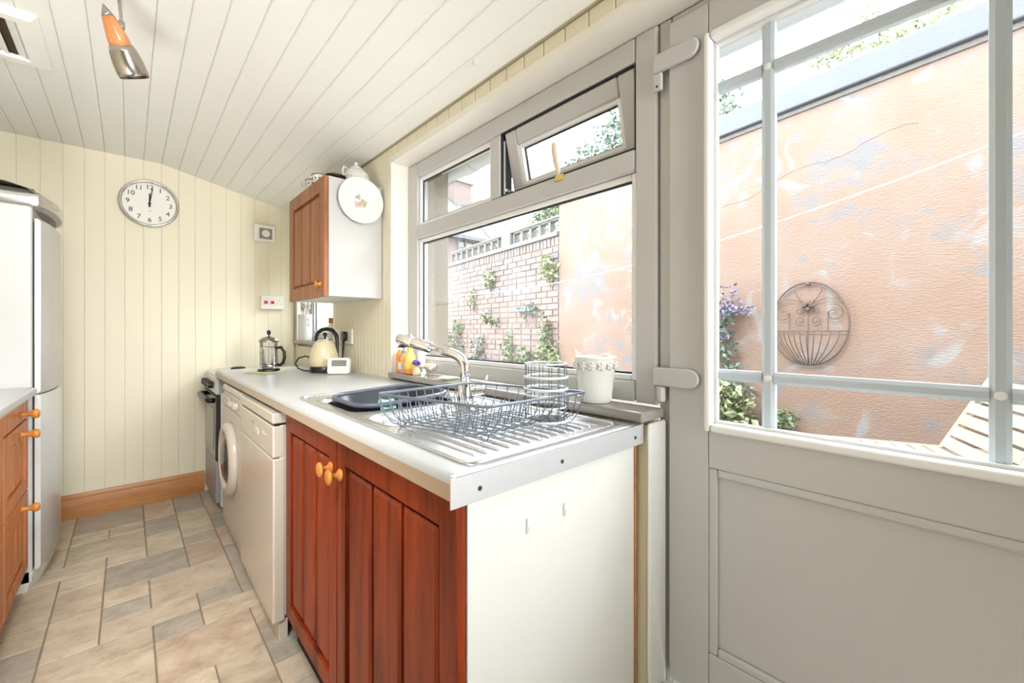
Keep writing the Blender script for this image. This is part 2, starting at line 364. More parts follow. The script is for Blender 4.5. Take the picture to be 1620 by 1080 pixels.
for r in range(0, 40):
    for c in range(-4, 10):
        if (c, r) in occ: continue
        w, h = rr.choice([(1, 1), (1, 2), (2, 1), (2, 2), (2, 1), (2, 2), (3, 1)])
        while w > 1 and any((c + i, r) in occ or c + i > 9 for i in range(w)): w -= 1
        while h > 1 and any((c + i, r + j) in occ for i in range(w) for j in range(h)): h -= 1
        TL.append((c, c + w, r, r + h, rr.choice('bbbng')))
        for i in range(w):
            for j in range(h): occ.add((c + i, r + j))
tk = {'b': 'tile_beige', 'n': 'tile_brown', 'g': 'tile_grey'}
for c0, c1, r0, r1, k in TL:
    x0, x1 = max(GX(c0), XL - .05), min(GX(c1), 1.08); y1, y0 = GY(r0) if r0 else YB + .05, max(GY(r1), YN - .05)
    if x1 - x0 < .02 or y1 - y0 < .02: continue
    g = .0018; w = .0018; a, b, c, d = x0 + g, x1 - g, y0 + g, y1 - g
    MB().hexa([(a, c, -.004), (b, c, -.004), (b, d, -.004), (a, d, -.004)], [(a + w, c + w, 0), (b - w, c + w, 0), (b - w, d - w, 0), (a + w, d - w, 0)]).build('tile', tk[k], fl)
# ceiling
ce = MB()
ce.prism([(XL - .1, 2.288), (.165, 2.288), (XR + .02, ceil_z(XR) + .012), (XO, ceil_z(XO) + .06), (XO + .1, 2.2), (XO + .1, 2.6), (XL - .1, 2.6)], 'y', YN - .1, YB + .12)
ceo = struct(ce.build('ceiling', 'cream_gap'), 'boarded cream ceiling sloping down to the window wall', 'ceiling')
for k in range(-11, 12):
    a, b = -.018 + P * k, -.018 + P * (k + 1)
    a, b = max(a, XL), min(b, XR)
    if b - a < .02: continue
    za, zb = ceil_z(a), ceil_z(b); g, t, c = .0005, .012, .0042
    if a < .165 < b: zb = ceil_z(b)
    def zz(x): return za + (zb - za) * (x - a) / (b - a)
    poly = [(a + g, zz(a + g) + t), (a + g, zz(a + g) + c * .85), (a + g + c, zz(a + g + c)), (b - g - c, zz(b - g - c)), (b - g, zz(b - g) + c * .85), (b - g, zz(b - g) + t)]
    MB().prism(poly, 'y', YN, YB).build('ceiling_board', 'ceil', ceo)
# back wall
wb = struct(MB().box(XL - .1, XO, YB + .012, YB + .12, -.05, 2.5).build('wall_back', 'cream_gap'), 'cream tongue and groove back wall', 'wall')
for k in range(-11, 12):
    a, b = max(-.018 + P * k, XL), min(-.018 + P * (k + 1), XR)
    if b - a < .02: continue
    g, t, c = .0002, .012, .0034
    y = YB; m = MB()
    pts = [(a + g, y + t), (a + g, y + c * .55), (a + g + c, y), (b - g - c, y), (b - g, y + c * .55), (b - g, y + t)]
    m.loft([[(p[0], p[1], .0) for p in pts], [(p[0], p[1], ceil_z(p[0]) + .004) for p in pts]])
    m.build('wall_board', 'cream', wb)
sk = MB(); prof = [(YB, 0), (YB - .018, 0), (YB - .018, .112), (YB - .014, .118), (YB - .015, .126), (YB - .010, .136), (YB - .006, .146), (YB, .148)]
sk.prism(prof, 'x', XL, .40); struct(sk.build('baseboard_back', 'pine', smooth=True), 'varnished pine skirting along the back wall', 'skirting')
# left wall and wall behind the camera
struct(MB().box(XL - .1, XL, YN - .1, YB + .1, -.05, 2.5).build('wall_left', 'cream'), 'plain cream left wall', 'wall')
struct(MB().box(XL - .1, XO, YN - .1, YN, -.05, 2.5).build('wall_front', 'cream'), 'plain wall behind the viewer', 'wall')
# window wall: long opening for window and door, second small window near the corner
W1L, W1R, DR, SOF = 2.0, .57, -.33, 2.012
W2A, W2B, W2Z0, W2Z1 = 2.83, 3.63, 1.045, 1.80
wr = MB(); xa = XR + .012
wr.box(xa, XO, YN - .1, DR, -.05, 2.5)                 # right of the door
wr.box(xa, XO, DR, W1L, SOF + .004, 2.5)               # header
wr.box(xa, XO, W1R, W1L, -.05, .897)                   # low wall under the window
wr.box(xa, XO, W1L, W2A, -.05, 2.5)
wr.box(xa, XO, W2A, W2B, -.05, W2Z0 - .02); wr.box(xa, XO, W2A, W2B, W2Z1, 2.5)
wr.box(xa, XO, W2B, YB + .1, -.05, 2.5)
wro = struct(wr.build('wall_right', 'cream_gap'), 'cream boarded window wall', 'wall')
def wboard(y0, y1, z0, z1, m='cream'):
    g, t, c = (.0010, .012, .0045) if y1 < W1L + .001 else (.0003, .012, .0032); a, b = y0, y1; x = XR
    pts = [(x + t, a + g), (x + c * .55, a + g), (x, a + g + c), (x, b - g - c), (x + c * .55, b - g), (x + t, b - g)]
    MB().prism(pts, 'z', z0, z1).build('wall_board', m, wro)
y = -.985
while y < W1L - .01:                                   # short boards over the opening
    if y >= DR - .001: wboard(y, min(y + P, W1L), SOF + .004, ceil_z(XR) + .002)
    y += P
k = 0; y = W1L
while y < YB - .01:
    y1 = min(y + P / 2, YB)
    if y1 <= W2A or y >= W2B: wboard(y, y1, 0, ceil_z(XR) + .002)
    else: wboard(y, y1, 0, W2Z0 - .02); wboard(y, y1, W2Z1, ceil_z(XR) + .002)
    y = y1
# white linings of the opening
ln = MB(); ln.box(XR - .007, 1.10, DR, W1L, SOF - .002, SOF + .003); ln.box(XR - .007, XR + .0, DR, W1L + .012, SOF + .003, SOF + .027)
struct(ln.build('trim_1', 'white'), 'white boarded soffit over the window and door', 'trim')
struct(MB().box(XR - .006, 1.10, W1L - .002, W1L + .016, .905, SOF).build('trim_2', 'white', bevel=.003), 'white reveal board left of the large window', 'trim')
struct(MB().box(XR + .004, 1.092, W1R - .012, W1R, 0, .904).build('trim_3', 'panel', bevel=.006), 'cream boxed wall end beside the door', 'trim')
struct(MB().box(XR + .001, 1.088, DR, DR + .012, 0, SOF).build('trim_4', 'white'), 'white reveal board right of the door', 'trim')
rv = MB(); rv.box(XR - .004, 1.12, W2A - .012, W2A + .002, W2Z0, W2Z1); rv.box(XR - .004, 1.12, W2B - .002, W2B + .012, W2Z0, W2Z1)
struct(rv.build('trim_5', 'white'), 'white reveal boards of the small corner window', 'trim')
# outer stone jamb and reveals
jb = MB(); jb.box(1.16, XO + .04, W1L - .03, W1L + .25, .85, 2.25)
struct(jb.build('trim_6', 'jamb', bevel=.012), 'pale stone jamb outside the window', 'trim')
gt = thing('roof_gutter', (1.40, 1.0, 2.08), 'grey rain gutter along the eaves outside the window top', 'gutter')
pr = [(1.40 + .055 * math.cos(a), 2.085 + .055 * math.sin(a)) for a in [pi + i * pi / 10 for i in range(11)]] + [(1.40 + .048 * math.cos(a), 2.089 + .048 * math.sin(a)) for a in [2 * pi - i * pi / 10 for i in range(11)]]
MB().prism(pr, 'y', -1.2, 2.35).build('channel', 'gutter', gt, smooth=True)
pr2 = [(1.40 + .064 * math.cos(a), 2.087 + .064 * math.sin(a)) for a in [pi + i * pi / 10 for i in range(11)]] + [(1.40 + .056 * math.cos(a), 2.089 + .056 * math.sin(a)) for a in [2 * pi - i * pi / 10 for i in range(11)]]
MB().prism(pr2, 'y', 1.83, 1.93).build('joint_collar', 'gutter', gt, smooth=True)
MB().box(XO, 1.33, -1.2, 2.35, 2.08, 2.16).build('fascia_board', 'gutter', gt)

# ------------------------------------------------------------------ large window
XF = 1.09
w1 = empty_struct('window_1', 'white framed window over the sink with its top light ajar', 'window')
fm = MB(); FD = 1.155
WL, WRr, WT, WBt = 2.0, .585, 2.008, .938
fm.box(XF, FD, 1.905, WL, WBt, WT); fm.box(XF, FD, WRr, .655, WBt, WT)
fm.box(XF, FD, .655, 1.905, 1.933, WT); fm.box(XF, FD, .655, 1.905, WBt, 1.0)
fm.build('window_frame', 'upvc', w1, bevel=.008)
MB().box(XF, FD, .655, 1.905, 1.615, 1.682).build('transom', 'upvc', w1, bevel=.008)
MB().box(XF, FD, 1.255, 1.318, 1.682, 1.933).build('mullion', 'upvc', w1, bevel=.008)
def pane(y0, y1, z0, z1, x=1.118, parent=w1, bw=.018, gk=True):
    MB().frame('x', x - .016, x, y0, y1, z0, z1, bw).build('glazing_bead', 'bead', parent, bevel=.004)
    if gk: MB().frame('x', x - .004, x + .002, y0 + bw, y1 - bw, z0 + bw, z1 - bw, .006).build('gasket', 'gasket', parent)
    MB().box(x + .002, x + .006, y0 + bw * .5, y1 - bw * .5, z0 + bw * .5, z1 - bw * .5).build('pane', 'glass', parent)
pane(.655, 1.905, 1.0, 1.615); pane(1.318, 1.905, 1.682, 1.933)
# opening top light: built shut in local coordinates hung from its top edge, then swung outwards
sash = bpy.data.objects.new('window_sash', None)
sm = MB(); y0, y1, h = -.29, .29, .262
sm.frame('x', .0, .055, y0, y1, -h, 0, .062, .062, .05, .062)
so = sm.build('opening_sash', 'upvc', w1, bevel=.007, org=(0, 0, 0)); bpy.data.objects.remove(sash)
MB().frame('x', .008, .028, y0 + .062, y1 - .062, -h + .05, -.062, .012).build('glazing_bead', 'bead', so, org=(0, 0, 0))
MB().frame('x', .024, .03, y0 + .074, y1 - .074, -h + .062, -.074, .006).build('gasket', 'gasket', so, org=(0, 0, 0))
MB().box(.03, .034, y0 + .066, y1 - .066, -h + .054, -.066).build('pane', 'glass', so, org=(0, 0, 0))
MB().frame('x', 1.094, 1.150, .655, 1.255, 1.682, 1.933, .004).build('gasket', 'gasket', w1)
so.location = (1.100, .952, 1.929); so.rotation_euler = (0, -math.radians(13), 0)
hd = MB(); hd.tube([(1.098, .955, 1.668), (1.096, .957, 1.70), (1.094, .966, 1.74), (1.092, .972, 1.785), (1.094, .973, 1.80)], lambda t: .008 if t < .3 else .010, 8)
ho = hd.build('window_handle', mat('handle_cream', rgb(206, 190, 160), .35), w1, smooth=True)
MB().box(1.085, 1.105, .925, .963, 1.662, 1.682).build('catch', mat('brass', (.75, .55, .2, 1), .25, 1), ho, bevel=.003)
stay = MB(); stay.box(1.10, 1.19, 1.236, 1.241, 1.70, 1.712); stay.box(1.10, 1.106, 1.240, 1.246, 1.69, 1.90)
stay.build('friction_stay', 'steel', w1)
# sill
sl = MB(); sl.box(.975, 1.092, W1R - .006, 2.0, .908, .936)
sl.build('window_sill', 'sillm', w1, bevel=.007)

# ------------------------------------------------------------------ small corner window
w2 = empty_struct('window_2', 'small bright window behind the kettle', 'window')
MB().frame('x', XF, FD, W2A, W2B, W2Z0 + .02, W2Z1, .06).build('window_frame', 'upvc', w2, bevel=.007)
pane(W2A + .06, W2B - .06, W2Z0 + .08, W2Z1 - .06, parent=w2)
MB().box(.975, 1.092, W2A - .02, W2B + .04, W2Z0 - .002, W2Z0 + .024).build('window_sill', 'sillm', w2, bevel=.005)

# ------------------------------------------------------------------ glazed door
d1 = empty_struct('door_1', 'white half-glazed back door with grey glazing bars', 'door')
LY0, LY1, LZ0, LZ1 = -.272, .548, .205, 1.985
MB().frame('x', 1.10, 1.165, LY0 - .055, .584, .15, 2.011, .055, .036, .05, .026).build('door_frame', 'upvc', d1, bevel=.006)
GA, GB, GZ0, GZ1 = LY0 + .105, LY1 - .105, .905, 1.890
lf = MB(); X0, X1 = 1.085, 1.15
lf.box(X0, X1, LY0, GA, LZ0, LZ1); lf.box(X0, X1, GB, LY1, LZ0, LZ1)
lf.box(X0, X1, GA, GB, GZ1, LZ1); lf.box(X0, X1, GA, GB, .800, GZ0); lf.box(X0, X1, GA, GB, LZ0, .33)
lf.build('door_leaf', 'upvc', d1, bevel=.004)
bd = MB(); bd.frame('x', X0 - .012, X0 + .02, GA - .008, GB + .008, GZ0 - .012, GZ1 + .012, .016, .016, .020, .020)
bd.build('glazing_bead', 'bead', d1, bevel=.007, seg=3)
MB().frame('x', X0 + .018, X0 + .034, GA + .004, GB - .004, GZ0 + .004, GZ1 - .004, .010).build('glazing_bead', 'bead', d1)
MB().box(X0 + .035, X0 + .039, GA, GB, GZ0, GZ1).build('pane', 'glass', d1)
pm = MB(); pm.box(X0 + .012, X0 + .02, GA, GB, .33, .80)
pm.build('door_panel', 'upvc', d1)
MB().frame('x', X0 + .001, X0 + .014, GA - .001, GB + .001, .329, .801, .022).build('panel_moulding', 'upvc', d1, bevel=.009, seg=3)
xb0, xb1 = X0 + .026, X0 + .048
def vbar(y):
    m = MB(); m.prism([(xb0 + .005, y - .0135), (xb0, y - .006), (xb0, y + .006), (xb0 + .005, y + .0135), (xb1, y + .0135), (xb1, y - .0135)], 'z', GZ0, GZ1); m.build('glazing_bar', 'bar', d1)
def hbar(z, a, b):
    m = MB(); m.prism([(xb0 + .005, z - .0135), (xb0, z - .006), (xb0, z + .006), (xb0 + .005, z + .0135), (xb1, z + .0135), (xb1, z - .0135)], 'y', a, b); m.build('glazing_bar', 'bar', d1)
VB = (.3165, -.041); HB = (1.036, 1.772)
for yv in VB: vbar(yv)
for z in HB:
    for a, b in ((GA, VB[1] - .013), (VB[1] + .013, VB[0] - .013), (VB[0] + .013, GB)): hbar(z, a, b)
    for yv in VB: MB().lathe([(.008, 0), (.008, .003), (.005, .005)], (xb0 + .001, yv, z), (-1, 0, 0), 10).build('bar_connector', 'bead', d1, smooth=True)
def hinge(z, low):
    m = MB(); pts = [(.590, z - .026), (.488, z - .026)] + [(.488 - .026 * math.sin(a), z - .026 * math.cos(a)) for a in [i * pi / 8 for i in range(1, 8)]] + [(.488, z + .026), (.590, z + .026)]
    m.prism(pts, 'x', X0 - .014, X0)
    h = m.build('hinge', 'upvc', d1, bevel=.006, seg=3)
    m2 = MB()
    if not low: m2.box(X0 - .012, X0, .563, .590, z - .075, z - .026)
    else: m2.cyl((X0 - .002, .570, z - .07), (X0 - .002, .570, z - .026), .013)
    m2.build('hinge_knuckle', 'upvc', h, bevel=.005)
    if not low: MB().lathe([(.003, 0), (.003, .002)], (X0 - .012, .576, z - .064), (-1, 0, 0), 8).build('screw', 'gasket', h)
hinge(1.885, False); hinge(1.022, True)
bs = MB(); bs.prism([(1.012, 0), (1.085, 0), (1.085, .20), (1.045, .20), (1.028, .192), (1.02, .17), (1.012, .168)], 'y', LY0 - .05, .552)
struct(bs.build('baseboard_right', 'panel', bevel=.003), 'cream painted step board under the door', 'skirting')

# ------------------------------------------------------------------ cupboards
def front(parent, name, xf, sx, y0, y1, z0, z1, nst, m='wood', mr=None, fw=.055, th=.02, sub_label=None):
    """framed front with raised staves; xf outer face, sx outward sign along x"""
    e = lambda d: xf - sx * d
    b = MB(); b.frame('x', e(th), e(0), y0, y1, z0, z1, fw)
    b.box(e(th), e(.017), y0 + fw, y1 - fw, z0 + fw, z1 - fw)
    o = b.build(name, m, parent, bevel=.003)
    n = nst; a0, a1 = y0 + fw + .008, y1 - fw - .008; w = (a1 - a0) / n
    for i in range(n):
        g_ = .007 if w > .08 else .004
        s0, s1 = a0 + i * w + g_, a0 + (i + 1) * w - g_; c = .008 if w > .08 else .004; q0, q1 = z0 + fw + .012, z1 - fw - .012
        xl, xm, xh = e(.017), e(.009), e(.004)
        MB().loft([[(xl, s0, q0), (xl, s1, q0), (xl, s1, q1), (xl, s0, q1)], [(xm, s0, q0), (xm, s1, q0), (xm, s1, q1), (xm, s0, q1)],
                   [(xh, s0 + c, q0 + c), (xh, s1 - c, q0 + c), (xh, s1 - c, q1 - c), (xh, s0 + c, q1 - c)]]).build('stave', m, o)
    return o
def knob(parent, x, y, z, sx, r=.021, L=.038):
    m = MB(); m.lathe([(r * .78, 0), (r * .8, .004), (r * .6, .008), (.0075, .011), (.0075, L * .55), (.010, L * .66), (r * .93, L * .74), (r, L * .84), (r * .9, L * .95), (r * .55, L), (.001, L)], (x, y, z), (sx, 0, 0), 16)
    return m.build('knob', 'knob', parent, smooth='all')
# sink base unit
su = thing('sink_cabinet', (.7, 1.13, 0), 'reddish wood double-door base unit under the sink with cream end panel', 'cabinet')
cz = MB(); cz.box(.445, .995, .618, 1.672, .12, .14); cz.box(.445, .995, 1.655, 1.675, .12, .85); cz.box(.98, .995, .618, 1.672, .12, .85); cz.box(.46, .475, .618, 1.672, .0, .12); cz.box(.445, .463, .618, 1.672, .80, .85)
cz.build('carcass', 'dark', su)
ep = MB(); ep.box(.443, .992, .598, .616, 0, .851)
epo = ep.build('end_panel', 'panel', su, bevel=.002)
for x in (.592, .706):
    cb = MB(); cb.box(x - .004, x + .004, .593, .598, .742, .772); cb.box(x - .0025, x + .0025, .590, .594, .744, .757); cb.build('hook', 'bead', epo, bevel=.001)
MB().box(.994, 1.004, .598, .640, 0, .85).build('raw_edge_strip', 'pine', su)
dr = front(su, 'door', .42, -1, .600, 1.164, .118, .846, 3); knob(dr, .42, 1.135, .762, -1)
dl = front(su, 'door', .42, -1, 1.170, 1.668, .118, .846, 3); knob(dl, .42, 1.205, .765, -1)
# worktop with cut-out for the sink
wt = thing('worktop', (.7, 1.9, .88), 'long pale grey laminate worktop with rounded front edge', 'worktop')
SX0, SX1, SY0, SY1 = .46, .948, .612, 1.655
b = MB(); z0, z1 = .856, .9
prf = [(.412, z0), (.402, z0 + .008), (.40, z0 + .018), (.40, z1 - .016), (.4035, z1 - .007), (.410, z1 - .0015), (.42, z1)]
b.prism(prf + [(SX0 + .02, z1), (SX0 + .02, z0)], 'y', .582, 3.172)
b.box(SX1 - .02, .998, .582, 3.172, z0, z1); b.box(SX0 + .02, SX1 - .02, SY1 - .02, 3.172, z0, z1); b.box(SX0 + .02, SX1 - .02, .582, SY0 + .02, z0, z1)
b.build('top', 'counter', wt, smooth=True)
pf = [(.3996, z0 + .004), (.3996, z1 - .012), (.4006, z1 - .012), (.4006, z0 + .004)]
MB().prism(pf, 'y', .583, 3.171).build('front_edging', 'counter_edge', wt)
es = MB(); es.box(.394, 1.006, .5785, .582, .850, .902); es.box(.402, 1.0, .5785, .595, .9005, .902)
eo = es.build('edge_strip', 'alu', wt, bevel=.0012)
for x in (.455, .676, .965): MB().lathe([(.0045, 0), (.0045, .0012), (.002, .0016)], (x, .5785, .872), (0, -1, 0), 10).build('screw', 'gasket', eo)

# ------------------------------------------------------------------ sink
sk = thing('kitchen_sink', (.7, 1.13, .9), 'stainless steel bowl-and-a-half sink with ribbed drainer', 'sink')
bowls = [(.492, .880, 1.225, 1.575, .165), (.492, .800, .985, 1.165, .13)]
# deck with two cut openings, made as a fine grid with the openings left out and filled by bowl walls
def inside(x, y, bw):
    return bw[0] < x < bw[1] and bw[2] < y < bw[3]
xs = sorted(set([SX0, SX1] + [v for b_ in bowls for v in b_[:2]] + [.495, .90])); ys = sorted(set([SY0, SY1] + [v for b_ in bowls for v in b_[2:4]] + [.645, .95]))
dk = MB()
for i in range(len(xs) - 1):
    for j in range(len(ys) - 1):
        cx, cy = (xs[i] + xs[i + 1]) / 2, (ys[j] + ys[j + 1]) / 2
        if any(inside(cx, cy, bb) for bb in bowls): continue
        drn = .495 < cx < .90 and .645 < cy < .95
        dk.box(xs[i], xs[i + 1], ys[j], ys[j + 1], .893, .8995 if drn else .903)
dko = dk.build('deck', 'steel', sk)
rim = [(x, y, .9035) for x, y in rrect(SX0, SX1, SY0, SY1, .035, 6)]
MB().tube(rim, .004, 8, True).build('rim', 'steel', sk, smooth='all')
for bi, bw in enumerate(bowls):
    m = MB(); rings = []
    for (ins, z, r) in ((-.008, .9036, .05), (.004, .900, .05), (.012, .885, .05), (.02, .903 - bw[4] + .03, .055), (.05, .903 - bw[4], .05)):
        rings.append([(x, y, z) for x, y in rrect(bw[0] + ins, bw[1] - ins, bw[2] + ins, bw[3] - ins, r - min(0, ins) * .2, 6)])
    m.loft(rings, False, True); bo = m.build('bowl', 'steel', sk, smooth='all')
    cxx, cyy = (bw[0] + bw[1]) / 2, (bw[2] + bw[3]) / 2
    MB().lathe([(.04, 0), (.04, .002), (.03, .003), (.028, .0005)], (cxx, cyy, .9035 - bw[4]), 'z', 16).build('drain', 'chrome', bo, smooth=True)
    # corner fillets between the square opening and the rounded bowl
    for px, py, qx, qy in ((bw[0], bw[2], 1, 1), (bw[1], bw[2], -1, 1), (bw[1], bw[3], -1, -1), (bw[0], bw[3], 1, -1)):
        cm = MB(); arc = [(px + qx * (.05 - .05 * math.cos(t)), py + qy * (.05 - .05 * math.sin(t))) for t in [i * pi / 12 for i in range(7)]]
        cm.prism([(px - qx * .001, py - qy * .001)] + arc, 'z', .895, .9032); cm.build('deck_corner', 'steel', sk)
for i in range(13):
    x = .505 + i * .031
    MB().tube([(x, .655, .8985), (x, .66, .9015), (x, .93, .9015), (x, .937, .8985)], .0042, 6).build('drainer_rib', 'steel', sk, smooth='all')
# washing-up bowl in the large sink bowl
wu = thing('washing_up_bowl', (.69, 1.40, .75), 'charcoal plastic washing-up bowl sitting in the left sink bowl', 'bowl')
m = MB(); rings = []
for (x0, x1, y0, y1, r, z) in ((.575, .81, 1.30, 1.51, .05, .755), (.535, .855, 1.255, 1.55, .075, .905), (.522, .868, 1.243, 1.562, .085, .914), (.528, .862, 1.250, 1.555, .08, .919), (.545, .845, 1.265, 1.54, .07, .914), (.58, .80, 1.305, 1.505, .045, .768)):
    rings.append([(x, y, z + (.006 * math.sin((x - .69) * 9) if z > .9 else 0)) for x, y in rrect(x0, x1, y0, y1, r, 8)])
m.loft(rings, True, True); m.build('tub', 'bowl', wu, smooth='all')
m = MB(); rr_ = [(x, y, .918 + .006 * math.sin((x - .69) * 9)) for x, y in rrect(.526, .864, 1.247, 1.558, .083, 10)]
m.tube(rr_, .008, 8, True); m.build('rolled_rim', 'bowlrim', wu, smooth='all')
cl = MB(); G = []
for i in range(9):
    for j in range(5):
        t = i / 8; a = j / 4
        G.append((.586 + .05 * a, 1.262 - .03 + .06 * t + .01 * math.sin(3 * a), .930 - .13 * abs(t - .45) ** 1.3 + .004 * math.sin(a * 5 + t * 3)))
fc = [(i * 5 + j, i * 5 + j + 1, (i + 1) * 5 + j + 1, (i + 1) * 5 + j) for i in range(8) for j in range(4)]
cl.add(G, fc); c_o = cl.build('dish_cloth', 'cyan', smooth='all', org=(.61, 1.26, .9)); c_o.modifiers.new('s', 'SOLIDIFY').thickness = .006
tag(c_o, 'aqua blue dish cloth draped over the washing-up bowl rim', 'cloth')
# tap
tp = thing('kitchen_tap', (.82, 1.12, .904), 'chrome single-lever tap with long straight pull-out spout', 'tap')
m = MB(); m.lathe([(.030, 0), (.030, .008), (.024, .014), (.024, .07), (.021, .074)], (.82, 1.12, .904), 'z', 20); m.build('base', 'chrome', tp, smooth=True)
c0 = Vector((.82, 1.12, .97)); pts = [c0, c0 + Vector((0, 0, .045))]
d = (Vector((.722, 1.403, 1.112)) - Vector((.82, 1.12, 1.052))).normalized()
k0 = Vector((.82, 1.12, 1.017)); k2 = Vector((.82, 1.12, 1.060)) + d * .045; k1 = Vector((.82, 1.12, 1.056))
for i in range(1, 9):
    t = i / 8; pts.append(k0 * (1 - t) ** 2 + k1 * 2 * t * (1 - t) + k2 * t * t)
pts.append(k2 + d * .12)
m = MB(); m.tube(pts, .0165, 16); m.build('column', 'chrome', tp, smooth='all')
p1 = k2 + d * .10; p2 = k2 + d * .185; p3 = k2 + d * .255
m = MB(); m.lathe([(.0168, 0), (.0195, .004), (.0195, (p2 - p1).length)], p1, d, 18); so_ = m.build('spray_sleeve', 'chrome', tp, smooth=True)
m = MB(); m.lathe([(.0185, 0), (.0205, .003), (.0215, .062), (.019, .068), (.001, .068)], p2, d, 18); ho_ = m.build('spray_head', 'chrome', tp, smooth=True)
MB().lathe([(.020, 0), (.020, .004)], p2 - d * .001, d, 18).build('white_ring', 'plastic', ho_, smooth=True)
MB().box(-.01, .01, -.012, .012, -.004, .004).build('spray_button', 'black', ho_, org=-(p2 + d * .05 + Vector((0, 0, -.024)) - ORG[ho_.name]))
MB().tube([p2 + d * .01 + Vector((0, 0, .018)), p2 + d * .008 + Vector((0, 0, .028))], .003, 6).build('trigger', 'plastic', ho_)
m = MB(); m.cyl((.82, 1.12, .945), (.868, 1.085, .95), .015, .013, 14); lv = m.build('lever_hub', 'chrome', tp, smooth=True)
m = MB(); m.tube([(.862, 1.088, .95), (.872, 1.075, .985), (.874, 1.07, 1.0)], lambda t: .006 - .002 * t, 8); m.build('lever', 'chrome', lv, smooth='all')

# ------------------------------------------------------------------ dish rack
L_, F_, R_, B_ = [Vector(p) for p in ((.462, 1.015, 0), (.553, .678, 0), (.880, .668, 0), (.778, 1.028, 0))]
def bil(u, v):   # u: F->R direction, v: F->L direction
    return F_ * (1 - u) * (1 - v) + R_ * u * (1 - v) + L_ * (1 - u) * v + B_ * u * v
rk = thing('dish_rack', (.67, .85, .903), 'grey wire dish rack standing empty on the drainer', 'dish rack')
ZR = .988; ZF = .912
def q(u, v, z): p = bil(u, v); return Vector((p.x, p.y, z))
rimp = []
for (u0, v0), (u1, v1) in (((.04, 0), (.96, 0)), ((1, .04), (1, .96)), ((.96, 1), (.04, 1)), ((0, .96), (0, .04))):
    for i in range(7): t = i / 6; rimp.append(q(u0 + (u1 - u0) * t, v0 + (v1 - v0) * t, ZR))
MB().tube(rimp, .0036, 8, True).build('rim', 'wire', rk, smooth='all')
def arch(f):      # profile across the rack: drop, rounded corner, floor, rounded corner, rise
    return [f(0, ZR), f(.015, ZR - .03), f(.05, ZF + .022), (f(.13, ZF + .003)), f(.22, ZF), f(.5, ZF), f(.78, ZF), f(.87, ZF + .003), f(.95, ZF + .022), f(.985, ZR - .03), f(1, ZR)]
NU, NV = 12, 10
for i in range(NV):
    v = .04 + .92 * i / (NV - 1); MB().tube(arch(lambda t, z: q(t, v, z)), .00145, 5).build('cross_wire', 'wire', rk, smooth='all')
for i in range(NU):
    u = .04 + .92 * i / (NU - 1); MB().tube(arch(lambda t, z: q(u, t, z + .0035 if z < ZR - .01 else z)), .00145, 5).build('long_wire', 'wire', rk, smooth='all')
for i in range(9):          # hairpin plate loops in two rows
    for vv, lean in ((.34, -.03), (.80, .03)):
        u = .07 + .62 * i / 8 if vv > .5 else .10 + .62 * i / 8
        w = .014
        pts = [q(u - w, vv, ZF)] + [q(u - w, vv + lean * t, ZF + .052 * t) for t in (.4, .8)] + [q(u - w + 2 * w * s, vv + lean, ZF + .052 + .012 * math.sin(pi * s)) for s in (.12, .3, .5, .7, .88)] + [q(u + w, vv + lean * t, ZF + .052 * t) for t in (.8, .4)] + [q(u + w, vv, ZF)]
        MB().tube(pts, .00145, 5).build('plate_loop', 'wire', rk, smooth='all')
for u, v in ((.13, .13), (.87, .13), (.13, .87), (.87, .87)):
    p = q(u, v, .904); MB().tube([p + Vector((-.014, 0, .013)), p + Vector((-.004, 0, 0)), p + Vector((.004, 0, 0)), p + Vector((.014, 0, .013))], .0022, 5).build('foot', 'wire', rk, smooth='all')
ub = thing('cutlery_basket', (.795, .735, .916), 'round white wire cutlery holder standing in the dish rack', 'cutlery holder')
cx, cy = .795, .735
for z, r, rad in ((1.064, .0535, .0022), (1.030, .055, .0034), (1.0, .055, .0034), (.985, .054, .0026), (.955, .0535, .0026), (.920, .0535, .003)):
    MB().tube([(cx + r * math.cos(2 * pi * i / 32), cy + r * math.sin(2 * pi * i / 32), z) for i in range(32)], rad, 6, True).build('hoop', 'wirew', ub, smooth='all')
for i in range(14):
    a = 2 * pi * i / 14; MB().tube([(cx + .0535 * math.cos(a), cy + .0535 * math.sin(a), z) for z in (.920, .99, 1.064)], .0013, 5).build('upright', 'wire', ub, smooth='all')
for i in range(-3, 4):
    o_ = i * .015; hl = math.sqrt(.053 ** 2 - o_ ** 2); MB().tube([(cx + o_, cy - hl, .920), (cx + o_, cy + hl, .920)], .0013, 5).build('base_wire', 'wire', ub)

# ------------------------------------------------------------------ things on the sill
SZ = .9365
pot = thing('plant_pot', (1.032, .752, SZ), 'white glazed empty plant pot with a band of moulded flowers', 'pot')
c = (1.032, .752, SZ); m = MB()
m.lathe([(.043, 0), (.046, .003), (.052, .05), (.0565, .092), (.0585, .096), (.0605, .122), (.0595, .127), (.062, .130), (.0615, .135), (.058, .136), (.0555, .130), (.050, .05), (.044, .012), (.001, .010)], c, 'z', 36); m.build('vessel', 'ceramic', pot, smooth='all')
for i in range(14):
    a = 2 * pi * i / 14; cc = Vector((c[0] + .0615 * math.cos(a), c[1] + .0615 * math.sin(a), SZ + .109)); f = MB()
    f.lathe([(.005, -.002), (.006, .002), (.003, .005), (.001, .005)], cc, (math.cos(a), math.sin(a), 0), 8)
    t = Vector((-math.sin(a), math.cos(a), 0))
    for j in range(5):
        b_ = 2 * pi * j / 5; pc = cc + t * .008 * math.cos(b_) + Vector((0, 0, .008 * math.sin(b_)))
        f.lathe([(.001, -.002), (.0045, -.001), (.005, .001), (.003, .0035), (.001, .004)], pc, (math.cos(a), math.sin(a), 0), 7)
    f.build('moulded_flower', 'ceramic', pot, smooth='all')
